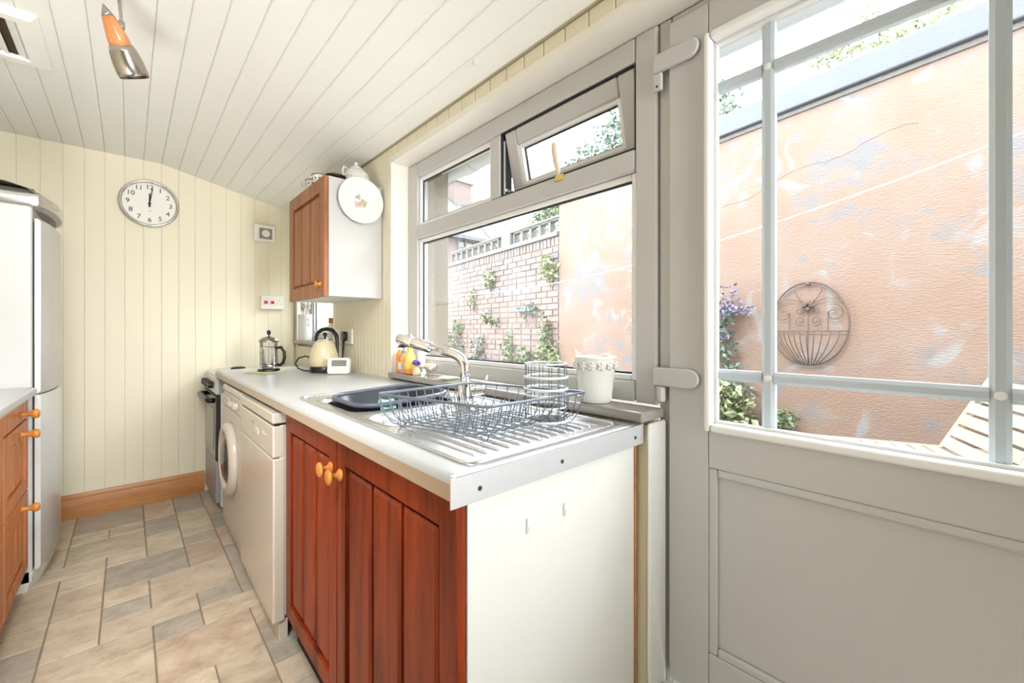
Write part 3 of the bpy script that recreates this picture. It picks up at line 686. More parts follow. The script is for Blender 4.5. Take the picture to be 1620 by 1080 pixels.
def bottle(name, label, x, y, prof, m, cat='bottle', sx=1, sy=1):
    o = thing(name, (x, y, SZ), label, cat); MB().lathe(prof, (x, y, SZ), 'z', 20, sx=sx, sy=sy).build('body', m, o, smooth=True); return o
o = bottle('soap_bottle', 'orange plastic bottle in the left corner of the sill', 1.022, 1.955, [(.019, 0), (.021, .004), (.021, .088), (.016, .098), (.010, .104), (.010, .112)], 'amber', sy=.8)
MB().lathe([(.011, 0), (.011, .012), (.009, .014)], (1.022, 1.955, SZ + .112), 'z', 14).build('cap', 'plastic', o, smooth=True)
o = bottle('pump_bottle', 'clear pump soap bottle second from the left on the sill', 1.01, 1.895, [(.023, 0), (.025, .004), (.025, .075), (.018, .092), (.010, .099)], 'clear')
MB().lathe([(.0215, .003), (.0225, .006), (.0225, .05)], (1.01, 1.895, SZ), 'z', 16).build('liquid_soap', mat('peach_soap', rgb(236, 196, 160), .3), o, smooth=True)
MB().lathe([(.011, .098), (.011, .112), (.004, .114), (.004, .128), (.009, .130), (.009, .138)], (1.01, 1.895, SZ), 'z', 14).build('pump_cap', 'grey', o, smooth=True)
MB().tube([(1.01, 1.895, SZ + .134), (.985, 1.89, SZ + .134), (.975, 1.888, SZ + .128)], .004, 8).build('nozzle', 'grey', o)
MB().box(.985, .9875, 1.877, 1.908, SZ + .02, SZ + .055).build('paper_label', 'plastic', o)
o = bottle('oil_bottle', 'round yellow glass bottle with amber base on the sill', 1.005, 1.822, [(.018, 0), (.026, .008), (.029, .03), (.029, .062), (.024, .09), (.015, .105), (.012, .13), (.014, .134)], 'yellowg')
MB().lathe([(.016, -.0), (.027, .006), (.030, .022), (.0302, .028)], (1.005, 1.822, SZ), 'z', 20).build('amber_base', 'amber', o, smooth=True)
o = bottle('white_candle', 'slim white tube behind the violet flower on the sill', 1.04, 1.772, [(.017, 0), (.017, .105), (.015, .109)], 'plastic', 'candle')
MB().lathe([(.012, .109), (.012, .125), (.010, .127)], (1.04, 1.772, SZ), 'z', 12).build('cap', 'plastic', o, smooth=True)
o = thing('flower_vase', (.998, 1.752, SZ), 'tiny cream vase holding violet flowers on the sill', 'vase')
MB().lathe([(.014, 0), (.018, .01), (.017, .026), (.013, .036), (.014, .04)], (.998, 1.752, SZ), 'z', 16).build('vessel', mat('vase_cream', rgb(226, 200, 160), .3), o, smooth='all')
fm_ = MB()
for i in range(16):
    a = random.uniform(0, 2 * pi); e = random.uniform(.1, 1.2); r = .020; ce_ = Vector((.998, 1.752, SZ + .052)); dd = Vector((math.cos(a) * math.cos(e), math.sin(a) * math.cos(e), math.sin(e)))
    fm_.lathe([(.001, 0), (.006, .008), (.007, .014), (.001, .020)], ce_ + dd * .004, dd, 6)
fm_.build('blossom', 'violet', o, smooth='all')
MB().tube([(.998, 1.752, SZ + .02), (.998, 1.752, SZ + .05)], .002, 5).build('stem', 'leaf', o)
o = thing('glass_dish', (1.0, 1.645, SZ), 'clear footed glass dish holding a pale sponge', 'dish')
MB().lathe([(.020, 0), (.022, .003), (.014, .010), (.026, .018), (.040, .036), (.046, .052), (.0445, .052), (.038, .037), (.024, .021), (.001, .019)], (1.0, 1.645, SZ), 'z', 24).build('bowl', 'clear', o, smooth='all')
s_o = MB().box(-.028, .028, -.019, .019, -.013, .013).build('sponge', 'soap', bevel=.005, org=(0, 0, 0)); s_o.location = (.998, 1.632, SZ + .050); s_o.rotation_euler = (.1, .08, .6)
tag(s_o, 'pale pink block sponge resting in the glass dish', 'sponge')
o = MB().lathe([(.022, 0), (.024, .003), (.044, .010), (.045, .012), (.040, .012), (.022, .006), (.001, .005)], (1.012, 1.505, SZ), 'z', 24).build('saucer', 'green', smooth='all', org=(1.012, 1.505, SZ))
tag(o, 'pale green saucer behind the tap on the sill', 'saucer')

# ------------------------------------------------------------------ dishwasher
dw = thing('dishwasher', (.7, 2.0, 0), 'off-white freestanding dishwasher under the worktop next to the wooden unit', 'dishwasher')
MB().box(.41, .98, 1.710, 2.305, .09, .80).build('casing', 'appl', dw, bevel=.004)
MB().box(.385, .98, 1.706, 2.309, .806, .846).build('lid', 'appl', dw, bevel=.006)
MB().box(.396, .45, 1.712, 2.303, .796, .808).build('gap_shade_strip', 'dark', dw)  # dark strip added to paint the shade in the seam under the lid
MB().box(.386, .43, 1.708, 2.307, .680, .7985).build('control_panel', 'appl', dw, bevel=.008)
MB().box(.387, .43, 1.708, 2.307, .072, .678).build('door', 'appl', dw, bevel=.008)
m = MB(); m.box(.383, .388, 1.93, 2.0, .728, .752); hp = m.build('recessed_handle', 'lgrey', dw, bevel=.002)
MB().box(.3845, .387, 1.935, 1.995, .727, .733).build('handle_lip', 'bead', hp)
for i, yy in enumerate((1.84, 1.80)): MB().box(.384, .387, yy, yy + .022, .750, .757).build('button', 'lgrey', dw)
MB().box(.3848, .3865, 2.02, 2.045, .762, .770).build('badge', 'grey', dw)
MB().box(.41, .44, 1.716, 2.30, 0, .075).build('plinth', 'appl', dw, bevel=.003)
# washing machine
wm = thing('washing_machine', (.7, 2.62, 0), 'off-white front-loading washing machine with large round porthole', 'washing machine')
m = MB(); pr = [(.98, .025), (.415, .025), (.405, .06), (.402, .12), (.400, .40), (.400, .66), (.404, .72), (.98, .72)]
m.prism(pr, 'y', 2.322, 2.915); m.build('casing', 'appl', wm, bevel=.008)
m = MB(); m.prism([(.98, .724), (.402, .724), (.408, .80), (.420, .806), (.98, .806)], 'y', 2.322, 2.915); m.build('control_panel', 'appl', wm, bevel=.006)
m = MB(); m.prism([(.98, .81), (.402, .81), (.404, .832), (.412, .842), (.98, .842)], 'y', 2.319, 2.918); m.build('lid', 'appl', wm, bevel=.004)
cy_, cz_ = 2.625, .475
m = MB(); m.lathe([(.19, 0), (.19, .012), (.186, .025), (.174, .035), (.156, .038), (.143, .033), (.136, .022), (.133, .010)], (.401, cy_, cz_), (-1, 0, 0), 48, True, False); dq = m.build('porthole_ring', 'appl', wm, smooth='all')
m = MB(); m.lathe([(.136, .010), (.122, .028), (.085, .040), (.04, .046), (.001, .047)], (.401, cy_, cz_), (-1, 0, 0), 36); m.build('porthole_glass', 'dglass', dq, smooth='all')
for yy, r in ((2.48, .022), (2.555, .014), (2.60, .014)): MB().lathe([(r, 0), (r * .9, .02), (r * .6, .024), (.001, .024)], (.404, yy, .765), (-1, 0, 0), 18).build('dial', 'appl', wm, smooth=True)
MB().box(.398, .406, 2.70, 2.90, .735, .79).build('drawer', 'appl', wm, bevel=.003)
# cooker
ck = thing('gas_cooker', (.7, 3.42, 0), 'slim grey and white cooker between worktop and back wall', 'cooker')
MB().box(.43, .98, 3.185, 3.668, .03, .865).build('casing', 'lgrey', ck, bevel=.004)
m = MB(); m.prism([(.43, .745), (.404, .745), (.396, .76), (.402, .845), (.412, .862), (.43, .866), (.98, .866), (.98, .745)], 'y', 3.183, 3.671); cp = m.build('control_panel', 'lgrey', ck, bevel=.004)
MB().box(.42, .97, 3.181, 3.1835, .75, .86).build('side_trim', mat('blue_grey', rgb(150, 160, 168), .4), ck)
for yy in (3.26, 3.36, 3.46, 3.56): MB().lathe([(.022, 0), (.020, .028), (.001, .03)], (.398, yy, .80), (-1, 0, .05), 16).build('knob', 'black', cp, smooth=True)
MB().box(.47, .95, 3.21, 3.64, .866, .872).build('hob_plate', 'lgrey', ck, bevel=.003)
for xx in (.58, .82):
    for yy in (3.31, 3.54):
        bb = MB().lathe([(.045, 0), (.045, .010), (.03, .016), (.001, .016)], (xx, yy, .872), 'z', 18).build('burner', 'black', ck, smooth=True)
m = MB(); m.box(.402, .43, 3.19, 3.664, .33, .735); od = m.build('oven_door', 'dglass', ck, bevel=.004)
m = MB(); m.tube([(.402, 3.21, .705), (.372, 3.215, .708), (.366, 3.25, .71), (.366, 3.60, .71), (.372, 3.64, .708), (.402, 3.645, .705)], .016, 10); m.build('handle', 'black', od, smooth='all')
MB().box(.400, .404, 3.25, 3.61, .39, .65).build('window', mat('oven_window', rgb(120, 116, 108), .08, spec=.8), od)
MB().box(.404, .43, 3.19, 3.664, .06, .322).build('drawer', 'grey', ck, bevel=.004)

# ------------------------------------------------------------------ wall cupboard and things on it
wc = thing('wall_cupboard', (.85, 2.4, 1.315), 'reddish wood wall cupboard with white side hung beside the window', 'cabinet')
m = MB(); m.box(.722, .997, 2.112, 2.128, 1.318, 1.908); m.build('side_panel', mat('white_melamine', rgb(192, 190, 187), .35, var=.01), wc, bevel=.002)
m = MB(); m.box(.722, .997, 2.128, 2.69, 1.322, 1.338); m.box(.722, .997, 2.128, 2.69, 1.888, 1.904); m.box(.722, .997, 2.69, 2.705, 1.318, 1.908); m.box(.985, .997, 2.128, 2.69, 1.338, 1.888); m.build('carcass', 'panel', wc)
m = MB(); m.box(.7205, .7225, 2.113, 2.70, 1.33, 1.90); m.build('gap_shade_strip', 'dark', wc)  # dark sheet painting the shade in the gap behind the door
wdoor = front(wc, 'door', .70, -1, 2.110, 2.702, 1.316, 1.906, 3, 'wood_sheen', fw=.07); knob(wdoor, .70, 2.158, 1.378, -1, .016, .03)
pl = thing('hanging_plate', (.876, 2.1115, 1.812), 'round white china dinner plate with flower motif hung on the cupboard side', 'plate')
m = MB(); m.lathe([(.060, .002), (.065, .006), (.070, .008), (.100, .018), (.116, .023), (.1175, .026), (.114, .026), (.098, .021), (.074, .012), (.068, .009), (.001, .009)], (.876, 2.1105, 1.812), (0, -1, 0), 56); m.build('dish', 'china', pl, smooth='all')
fmo = []
rnd = random.Random(5)
for i in range(26):
    a = rnd.uniform(0, 2 * pi); r = .032 * math.sqrt(rnd.random()); mm = rnd.choice(['rose', 'gold', 'gold', 'leafd', 'leafd'])
    fmo.append((.876 + r * math.cos(a), 1.806 + r * math.sin(a), mm))
for mm in ('rose', 'gold', 'leafd'):
    m = MB()
    for q_i, (x, z, k_) in enumerate(fmo):
        if k_ == mm:
            for j in range(5):
                b_ = 2 * pi * j / 5; m.lathe([(.0035, 0), (.003, .0012 + .00009 * q_i + .000015 * j)], (x + .004 * math.cos(b_), 2.1012, z + .004 * math.sin(b_)), (0, -1, 0), 6)
    m.build('flower_motif', mm, pl)
TZ = 1.908
tpt = thing('teapot', (.90, 2.215, TZ), 'white china teapot with gold flower print on top of the cupboard', 'teapot')
c = (.90, 2.215, TZ)
MB().lathe([(.035, 0), (.05, .004), (.066, .028), (.070, .050), (.062, .078), (.042, .098), (.030, .104)], c, 'z', 28).build('body', 'china', tpt, smooth='all')
MB().lathe([(.032, .103), (.030, .110), (.018, .118), (.008, .121), (.007, .126), (.011, .132), (.008, .140), (.001, .142)], c, 'z', 20).build('lid', 'china', tpt, smooth='all')
MB().tube([(.955, 2.25, TZ + .03), (.975, 2.265, TZ + .05), (.975, 2.27, TZ + .085), (.985, 2.275, TZ + .098)], lambda t: .012 - .006 * t, 8).build('spout', 'china', tpt, smooth='all')
MB().tube([(.845, 2.19, TZ + .085), (.822, 2.18, TZ + .09), (.812, 2.176, TZ + .065), (.822, 2.18, TZ + .035), (.843, 2.19, TZ + .03)], .005, 8).build('handle', 'china', tpt, smooth='all')
m = MB()
for i in range(18):
    a = rnd.uniform(2.6, 5.2); h_ = rnd.uniform(.035, .075); rad = .0705 - max(0, h_ - .05) * .32
    m.lathe([(.004, 0), (.003, .0012)], (c[0] + rad * math.cos(a), c[1] + rad * math.sin(a), TZ + h_), (math.cos(a), math.sin(a), 0), 6)
m.build('gold_print', 'gold', tpt)
cupb = mat('brown_china', rgb(120, 96, 80), .3, var=.15, scale=40)
def cup(x, y, label):
    o = thing('teacup', (x, y, TZ), label, 'cup', 'teacups on the wall cupboard')
    MB().lathe([(.018, 0), (.020, .004), (.026, .014), (.034, .034), (.038, .054), (.0365, .054), (.032, .034), (.022, .012), (.001, .010)], (x, y, TZ), 'z', 20).build('bowl', 'china', o, smooth='all')
    MB().tube([(x + .0378 * math.cos(a), y + .0378 * math.sin(a), TZ + .054) for a in [2 * pi * i / 24 for i in range(24)]], .0022, 6, True).build('rim_band', cupb, o, smooth='all')
    MB().tube([(x - .03, y + .012, TZ + .045), (x - .05, y + .02, TZ + .042), (x - .052, y + .021, TZ + .026), (x - .028, y + .012, TZ + .02)], .003, 6).build('handle', 'china', o, smooth='all')
    m = MB()
    for i in range(10):
        a = 2 * pi * i / 10; m.lathe([(.005, 0), (.004, .0015)], (x + .0335 * math.cos(a), y + .0335 * math.sin(a), TZ + .034), (math.cos(a), math.sin(a), -.3), 6)
    m.build('printed_flowers', cupb, o)
cup(.742, 2.415, 'brown-rimmed teacup on the wall cupboard, the one farther from the plate'); cup(.742, 2.305, 'brown-rimmed teacup on the wall cupboard, the one closer to the plate')
iron = mat('dark_bronze', rgb(62, 46, 38), .35, .4, var=.1)
o = thing('bronze_dish', (.775, 2.165, TZ), 'dark bronze shallow dish at the front corner of the cupboard top', 'dish')
MB().lathe([(.020, 0), (.026, .004), (.046, .016), (.050, .022), (.046, .022), (.024, .008), (.001, .007)], (.775, 2.165, TZ), 'z', 24).build('bowl', iron, o, smooth='all')
o = thing('bronze_bell', (.832, 2.15, TZ), 'small dark bronze ornament between dish and teapot on the cupboard', 'ornament')
MB().lathe([(.018, 0), (.019, .006), (.012, .012), (.006, .016), (.001, .018)], (.832, 2.15, TZ), 'z', 16).build('body', iron, o, smooth='all')

# ------------------------------------------------------------------ worktop things
kt = thing('electric_kettle', (.868, 2.60, .9), 'cream dome kettle with black base and black loop handle', 'kettle')
c = (.868, 2.60, .9)
MB().lathe([(.082, 0), (.085, .004), (.083, .030), (.081, .034)], c, 'z', 32).build('base', 'black', kt, smooth=True)
MB().lathe([(.0815, .035), (.086, .045), (.087, .075), (.082, .11), (.070, .15), (.056, .178), (.046, .188), (.040, .190)], c, 'z', 32).build('body', 'creamk', kt, smooth='all')
ld = MB().lathe([(.044, .188), (.040, .196), (.02, .202), (.001, .203)], c, 'z', 24).build('lid', 'chrome', kt, smooth='all')
MB().lathe([(.005, .202), (.005, .214), (.012, .219), (.013, .228), (.007, .235), (.001, .236)], c, 'z', 14).build('lid_knob', 'black', ld, smooth='all')
e = Vector((.55, -.55, 0)).normalized(); C0 = Vector(c); hp_ = []
for (s, z) in ((-.052, .178), (-.055, .205), (-.045, .232), (-.02, .252), (.012, .258), (.045, .248), (.066, .222), (.074, .185), (.074, .15), (.078, .10), (.082, .06)):
    hp_.append(C0 + e * s + Vector((0, 0, z)))
MB().tube(hp_, lambda t: .008 + .004 * math.sin(pi * min(1, t * 1.1)), 10).build('handle', 'black', kt, smooth='all')
MB().box(.926, .942, 2.535, 2.552, .96, 1.045).build('gauge', 'grey', kt, bevel=.003)
f2 = Vector((-.707, -.707, 0)); pc = C0 + f2 * .0865 + e * -.02 + Vector((0, 0, .052))
bm_ = MB(); A = pc + e * -.028; Bv = pc + e * .002
bm_.add([A + f2 * .0012, Bv + f2 * .0012, Bv + f2 * .0012 + Vector((0, 0, .003)), A + f2 * .0012 + Vector((0, 0, .003)), A - f2 * .003, Bv - f2 * .003, Bv - f2 * .003 + Vector((0, 0, .003)), A - f2 * .003 + Vector((0, 0, .003))], [(0, 1, 2, 3), (4, 7, 6, 5), (0, 4, 5, 1), (1, 5, 6, 2), (2, 6, 7, 3), (3, 7, 4, 0)])
bm_.build('nameplate', 'grey', kt)
MB().tube([C0 + Vector((-.05, .07, .006)), C0 + Vector((-.085, .085, .006)), C0 + Vector((-.12, .10, .02)), C0 + Vector((-.135, .11, .05)), C0 + Vector((-.12, .10, .082)), C0 + Vector((-.085, .085, .094)), C0 + Vector((-.06, .07, .085))], .0045, 8).build('cord', 'black', kt, smooth='all')
# timer / thermostat
tm = thing('room_thermostat', (.0, 0, 0), 'white rounded digital thermostat with grey display leaning beside the kettle', 'thermostat', rotz=math.radians(-46), local=True); tm.location = (.876, 2.40, .901); tm.rotation_euler = (math.radians(-9), 0, math.radians(-40))
m = MB(); m.prism([(x, z) for x, z in rrect(-.062, .062, 0, .092, .016, 5)], 'y', -.014, .014); m.build('case', 'plastic', tm, bevel=.004)
lc = MB().box(-.038, .044, -.0155, -.013, .044, .078).build('display', 'lcd', tm)
for i, (x0, x1, z0_, z1_) in enumerate(((-.030, -.020, .052, .072), (-.014, -.004, .052, .072), (.002, .012, .052, .072))):
    MB().frame('y', -.0162, -.0155, x0, x1, z0_, z1_, .0018).build('digit', 'grey', lc)
MB().box(-.02, .02, -.0147, -.013, .020, .022).build('nameplate', 'lgrey', tm)
MB().box(-.03, .03, .0, .03, .0, .004).build('foot', 'plastic', tm)
# cafetiere on its mat
mt = MB(); mt.box(-.085, .085, -.085, .085, 0, .005); mo = mt.build('table_mat', 'mat', bevel=.002, org=(0, 0, 0)); mo.location = (.612, 2.815, .9005); mo.rotation_euler = (0, 0, .55); tag(mo, 'pale green square mat under the cafetiere', 'mat')
MB().box(-.06, .06, -.06, .06, .005, .0056).build('printed_centre', mat('mat_print', rgb(216, 206, 170), .8, var=.15, scale=40), mo, org=(0, 0, 0))
cf = thing('cafetiere', (.618, 2.82, .906), 'glass cafetiere with black handle and domed lid on the mat', 'cafetiere')
c = Vector((.618, 2.82, .906))
MB().lathe([(.056, 0), (.060, .003), (.058, .012), (.050, .016), (.001, .016)], c, 'z', 28).build('base', 'black', cf, smooth=True)
MB().lathe([(.046, .020), (.047, .022), (.047, .172), (.049, .176), (.047, .176), (.0455, .170), (.0455, .024), (.001, .022)], c, 'z', 28).build('beaker', 'clear', cf, smooth='all')
fr_ = MB()
for z in (.030, .135): fr_.lathe([(.0480, z), (.0492, z), (.0492, z + .008), (.0480, z + .008)], c, 'z', 28, False, False)
for a in (.4, 1.97, 3.54, 5.1): fr_.box(c.x + .0475 * math.cos(a) - .002, c.x + .0475 * math.cos(a) + .002, c.y + .0475 * math.sin(a) - .002, c.y + .0475 * math.sin(a) + .002, c.z + .012, c.z + .143)
fr_.build('frame', 'chrome', cf)
lo = MB().lathe([(.053, .172), (.054, .178), (.048, .188), (.030, .200), (.010, .206), (.001, .207)], c, 'z', 28).build('lid', 'nickel', cf, smooth='all')
MB().lathe([(.004, .205), (.004, .214), (.009, .220), (.012, .230), (.009, .241), (.001, .245)], c, 'z', 14).build('plunger_knob', 'black', lo, smooth='all')
MB().cyl(c + Vector((0, 0, .03)), c + Vector((0, 0, .2)), .0022).build('plunger_rod', 'chrome', cf)
MB().lathe([(.044, .028), (.044, .034), (.001, .035)], c, 'z', 24).build('filter_disc', 'steel', cf)
h2 = Vector((.707, -.707, 0)) * .9
MB().tube([c + h2 * .054 + Vector((0, 0, .138)), c + h2 * .085 + Vector((0, 0, .142)), c + h2 * .105 + Vector((0, 0, .115)), c + h2 * .107 + Vector((0, 0, .08)), c + h2 * .098 + Vector((0, 0, .05)), c + h2 * .075 + Vector((0, 0, .036)), c + h2 * .06 + Vector((0, 0, .038))], lambda t: .009, 10).build('handle', 'black', cf, smooth='all')

# ------------------------------------------------------------------ small window sill: jar of utensils and storage jar
JZ = W2Z0 + .0245
jr = thing('utensil_jar', (1.012, 3.475, JZ), 'white two-handled jar full of cooking utensils on the small sill', 'jar')
c = Vector((1.012, 3.475, JZ))
MB().lathe([(.062, 0), (.066, .004), (.068, .10), (.066, .19), (.068, .202), (.064, .202), (.062, .19), (.062, .01), (.001, .008)], c, 'z', 28, sx=.7).build('vessel', 'china', jr, smooth='all')
for s in (-1, 1): MB().tube([c + Vector((0, s * .066, .165)), c + Vector((0, s * .092, .16)), c + Vector((0, s * .094, .125)), c + Vector((0, s * .068, .115))], .006, 8).build('handle', 'china', jr, smooth='all')
ute = [('fork', -.03, -.02, .16), ('spoon', .01, -.05, .20), ('whisk', .0, .02, .0), ('spatula', .02, .06, -.18), ('fork', -.01, -.055, .32), ('spoon', .015, .04, -.32)]
nm = {'fork': 'steel serving fork', 'spoon': 'steel serving spoon', 'whisk': 'wire balloon whisk', 'spatula': 'steel spatula'}; used = {}
for k_, dx, dy, ln_ in ute:
    used[k_] = used.get(k_, 0) + 1
    lab = nm[k_] + {'fork': (' leaning out of the utensil jar', ' leaning farthest left out of the utensil jar')[used[k_] - 1], 'spoon': (' leaning left in the utensil jar', ' leaning far right in the utensil jar')[used[k_] - 1] if k_ == 'spoon' else '', 'whisk': ' standing in the utensil jar', 'spatula': ' leaning right in the utensil jar'}[k_]
    p0 = c + Vector((dx * .4, dy * .4, .02)); o = thing({'fork': 'serving_fork', 'spoon': 'serving_spoon', 'whisk': 'balloon_whisk', 'spatula': 'spatula'}[k_], p0, lab, k_)
    ax = Vector((dx * .6, ln_, 1)).normalized(); top = p0 + ax * .22
    MB().tube([p0, top], .004, 6).build('handle', 'steel', o)
    side = Vector((0, 1, 0))
    if k_ == 'fork':
        m = MB(); m.tube([top, top + ax * .03], .008, 6)
        for s in (-1, 0, 1): m.tube([top + ax * .02, top + ax * .035 + side * s * .012, top + ax * .085 + side * s * .013], .003, 6)
        m.build('tines', 'nickel', o)
    elif k_ == 'spoon': MB().lathe([(.004, 0), (.020, .018), (.026, .04), (.020, .065), (.001, .075)], top, ax, 14, sx=.35).build('bowl', 'steel', o, smooth='all')
    elif k_ == 'whisk':
        m = MB()
        for j in range(5):
            a = pi * j / 5; w_ = Vector((math.cos(a), math.sin(a), 0)); m.tube([top + w_ * .003, top + w_ * .02 + ax * .03, top + w_ * .024 + ax * .06, top + ax * .085, top - w_ * .024 + ax * .06, top - w_ * .02 + ax * .03, top - w_ * .003], .0012, 5)
        m.build('wires', 'steel', o)
    else: MB().hexa([top + Vector((-.002, -.012, 0)), top + Vector((.002, -.012, 0)), top + Vector((.002, .012, 0)), top + Vector((-.002, .012, 0))], [top + ax * .085 + Vector((-.001, -.028, 0)), top + ax * .085 + Vector((.001, -.028, 0)), top + ax * .085 + Vector((.001, .028, 0)), top + ax * .085 + Vector((-.001, .028, 0))]).build('blade', 'steel', o, bevel=.001)
st = thing('storage_jar', (1.035, 2.905, JZ), 'glass storage jar with orange cork lid on the small sill', 'jar')
MB().lathe([(.040, 0), (.043, .004), (.043, .11), (.038, .122), (.036, .126), (.001, .126)], (1.035, 2.905, JZ), 'z', 24).build('vessel', mat('frosted_jar', rgb(224, 226, 206), .2), st, smooth=True)
MB().lathe([(.040, .127), (.041, .130), (.041, .160), (.039, .163), (.001, .163)], (1.035, 2.905, JZ), 'z', 20).build('lid', 'cork', st, smooth=True)
# sockets
def plate(name, label, y0, y1, z0, z1):
    o = thing(name, (.999, (y0 + y1) / 2, z0), label, 'socket'); MB().box(.988, .9995, y0, y1, z0, z1).build('plate', 'plastic', o, bevel=.003); return o
o = plate('fused_switch', 'white switch plate with red indicator left of the kettle plug', 2.675, 2.795, 1.062, 1.156)
MB().box(.984, .988, 2.71, 2.722, 1.095, 1.122).build('rocker', 'plastic', o, bevel=.001); MB().box(.9835, .987, 2.705, 2.712, 1.10, 1.11).build('indicator', 'red', o)
o = plate('wall_socket', 'white wall socket with black plug right of the kettle', 2.50, 2.66, 1.064, 1.158)
MB().box(.984, .988, 2.63, 2.642, 1.125, 1.145).build('rocker', 'plastic', o, bevel=.001)
pg = thing('kettle_plug', (.97, 2.585, 1.11), 'black plug and flex in the wall socket', 'plug')
m = MB(); m.prism([(y_, z_) for y_, z_ in rrect(2.560, 2.612, 1.082, 1.142, .018, 5)], 'x', .962, .9875); m.build('plug', 'black', pg, bevel=.005)
MB().tube([(.972, 2.585, 1.085), (.970, 2.583, 1.05), (.968, 2.586, 1.0), (.966, 2.595, .95), (.955, 2.60, .918), (.93, 2.61, .906), (.90, 2.63, .905)], lambda t: .007 if t < .2 else .0045, 8).build('flex', 'black', pg, smooth='all')

# ------------------------------------------------------------------ back wall things
ckx, ckz = .104, 1.989
clk = thing('wall_clock', (ckx, YB, ckz), 'round chrome-rimmed wall clock showing just past twelve', 'clock')
MB().lathe([(.150, .0), (.154, .006), (.155, .020), (.151, .032), (.145, .036), (.139, .032), (.136, .026)], (ckx, YB, ckz), (0, -1, 0), 64, True, False).build('rim', 'silver', clk, smooth='all')
MB().lathe([(.138, .018), (.138, .022), (.001, .022)], (ckx, YB, ckz), (0, -1, 0), 48).build('dial', 'clockface', clk)
base = Matrix.Rotation(pi / 2, 4, 'X')
for n in range(1, 13):
    a = math.radians(90 - 30 * n); px, pz = .108 * math.cos(a), .108 * math.sin(a)
    text_mesh(str(n), .042, 'ink', 'numeral', clk, Matrix.Translation(Vector((px, -.0228, pz))) @ base); 
def hand(ang, L, w, y, name):
    d_ = Vector((math.sin(ang), 0, math.cos(ang))); n_ = Vector((math.cos(ang), 0, -math.sin(ang))); p_ = Vector((ckx, YB - y, ckz))
    a_, b_ = p_ - d_ * .022, p_ + d_ * L; t_ = Vector((0, -.0015, 0))
    MB().hexa([a_ - n_ * w, a_ + n_ * w, a_ + n_ * w + t_, a_ - n_ * w + t_], [b_ - n_ * w * .7, b_ + n_ * w * .7, b_ + n_ * w * .7 + t_, b_ - n_ * w * .7 + t_]).build(name, 'ink', clk)
hand(math.radians(0), .068, .0045, .0245, 'hour_hand'); hand(math.radians(8), .102, .0035, .027, 'minute_hand')
MB().lathe([(.008, .022), (.008, .03), (.001, .031)], (ckx, YB, ckz), (0, -1, 0), 14).build('hub', 'ink', clk)
MB().box(ckx - .008, ckx + .008, YB - .0232, YB - .0222, ckz - .052, ckz - .049).build('dial_mark', 'grey', clk)
vt = thing('extractor_grille', (.774, YB, 1.83), 'small cream square fan grille high on the back wall near the cupboard', 'vent')
MB().box(.703, .846, YB - .034, YB - .0005, 1.832, 1.962).build('housing', 'plastic', vt, bevel=.006)
MB().box(.738, .824, YB - .036, YB - .034, 1.853, 1.935).build('recess_shade', 'vent_shade', vt)  # dark plate on the housing paints the shade between the slats
for i in range(9):
    z = 1.857 + i * .0092; MB().box(.738, .824, YB - .0375, YB - .0355, z, z + .0028).build('slat', 'plastic', vt)
MB().lathe([(.028, .034), (.027, .041), (.001, .042)], (.781, YB, 1.894), (0, -1, 0), 24).build('centre_disc', 'plastic', vt, smooth=True)
sw = thing('cooker_switch', (.824, YB, 1.312), 'white cooker switch plate with two red rockers and a socket', 'switch')
MB().box(.747, .905, YB - .040, YB - .0005, 1.312, 1.418).build('plate', 'plastic', sw, bevel=.005)
for x in (.780, .826): MB().box(x - .011, x + .011, YB - .045, YB - .040, 1.353, 1.376).build('rocker', 'red', sw, bevel=.002)
for x, z in ((.872, 1.378), (.860, 1.355), (.884, 1.355)): MB().box(x - .003, x + .003, YB - .0405, YB - .0395, z - .004, z + .004).build('socket_hole', 'grey', sw)

# ------------------------------------------------------------------ ceiling things
hz = 2.275
hb = thing('ceiling_vent', (-.40, 2.46, hz), 'cream square ceiling vent frame with slots in the top left corner', 'vent')
m = MB(); x0, x1, y0, y1 = -.64, -.24, 2.25, 2.665
def ring(ins, z): return [(x, y, z) for x, y in ((x0 + ins, y0 + ins), (x1 - ins, y0 + ins), (x1 - ins, y1 - ins), (x0 + ins, y1 - ins))]
m.loft([ring(0, hz + .002), ring(0, hz - .006), ring(.02, hz - .022), ring(.055, hz - .022), ring(.065, hz - .010)], False, False); m.build('frame', 'ceil', hb)
MB().box(x0 + .06, x1 - .06, y0 + .06, y1 - .06, hz - .006, hz - .004).build('recess_shade', 'vent_shade', hb)  # dark sheet paints the shade above the louvres
for i in range(6):
    xx = x1 - .068 - i * .048
    o = MB().box(-.013, .013, -.148, .148, -.002, .002).build('louvre', 'ceil', hb, org=(0, 0, 0)); o.location = (xx - .008 - (-.40), 2.457 - 2.46, -.010); o.rotation_euler = (0, .5, 0)
sp = thing('ceiling_spotlight', (-.03, 1.83, 2.14), 'wood and nickel spotlight head hanging from the ceiling', 'spotlight')
a0 = Vector((-.058, 1.791, 2.151)); a1 = Vector((.011, 1.871, 2.001)); ax = (a1 - a0).normalized(); Lh = (a1 - a0).length
def at(t): return a0 + ax * Lh * t
MB().lathe([(.001, 0), (.012, .020), (.016, .03)], at(0), ax, 20).build('tip', 'nickel', sp, smooth='all')
MB().lathe([(.016, .03), (.023, .06), (.028, .09), (.029, .108)], at(0), ax, 24).build('wooden_body', 'lamp_wood', sp, smooth='all')
sh_ = MB().lathe([(.031, .106), (.036, .12), (.041, .15), (.042, .18), (.040, .197), (.037, .194), (.036, .15), (.001, .12)], at(0), ax, 28).build('shade', 'nickel', sp, smooth='all')
MB().lathe([(.001, .19), (.02, .188), (.024, .175), (.016, .15)], at(0), ax, 16).build('bulb', 'china', sh_, smooth='all')
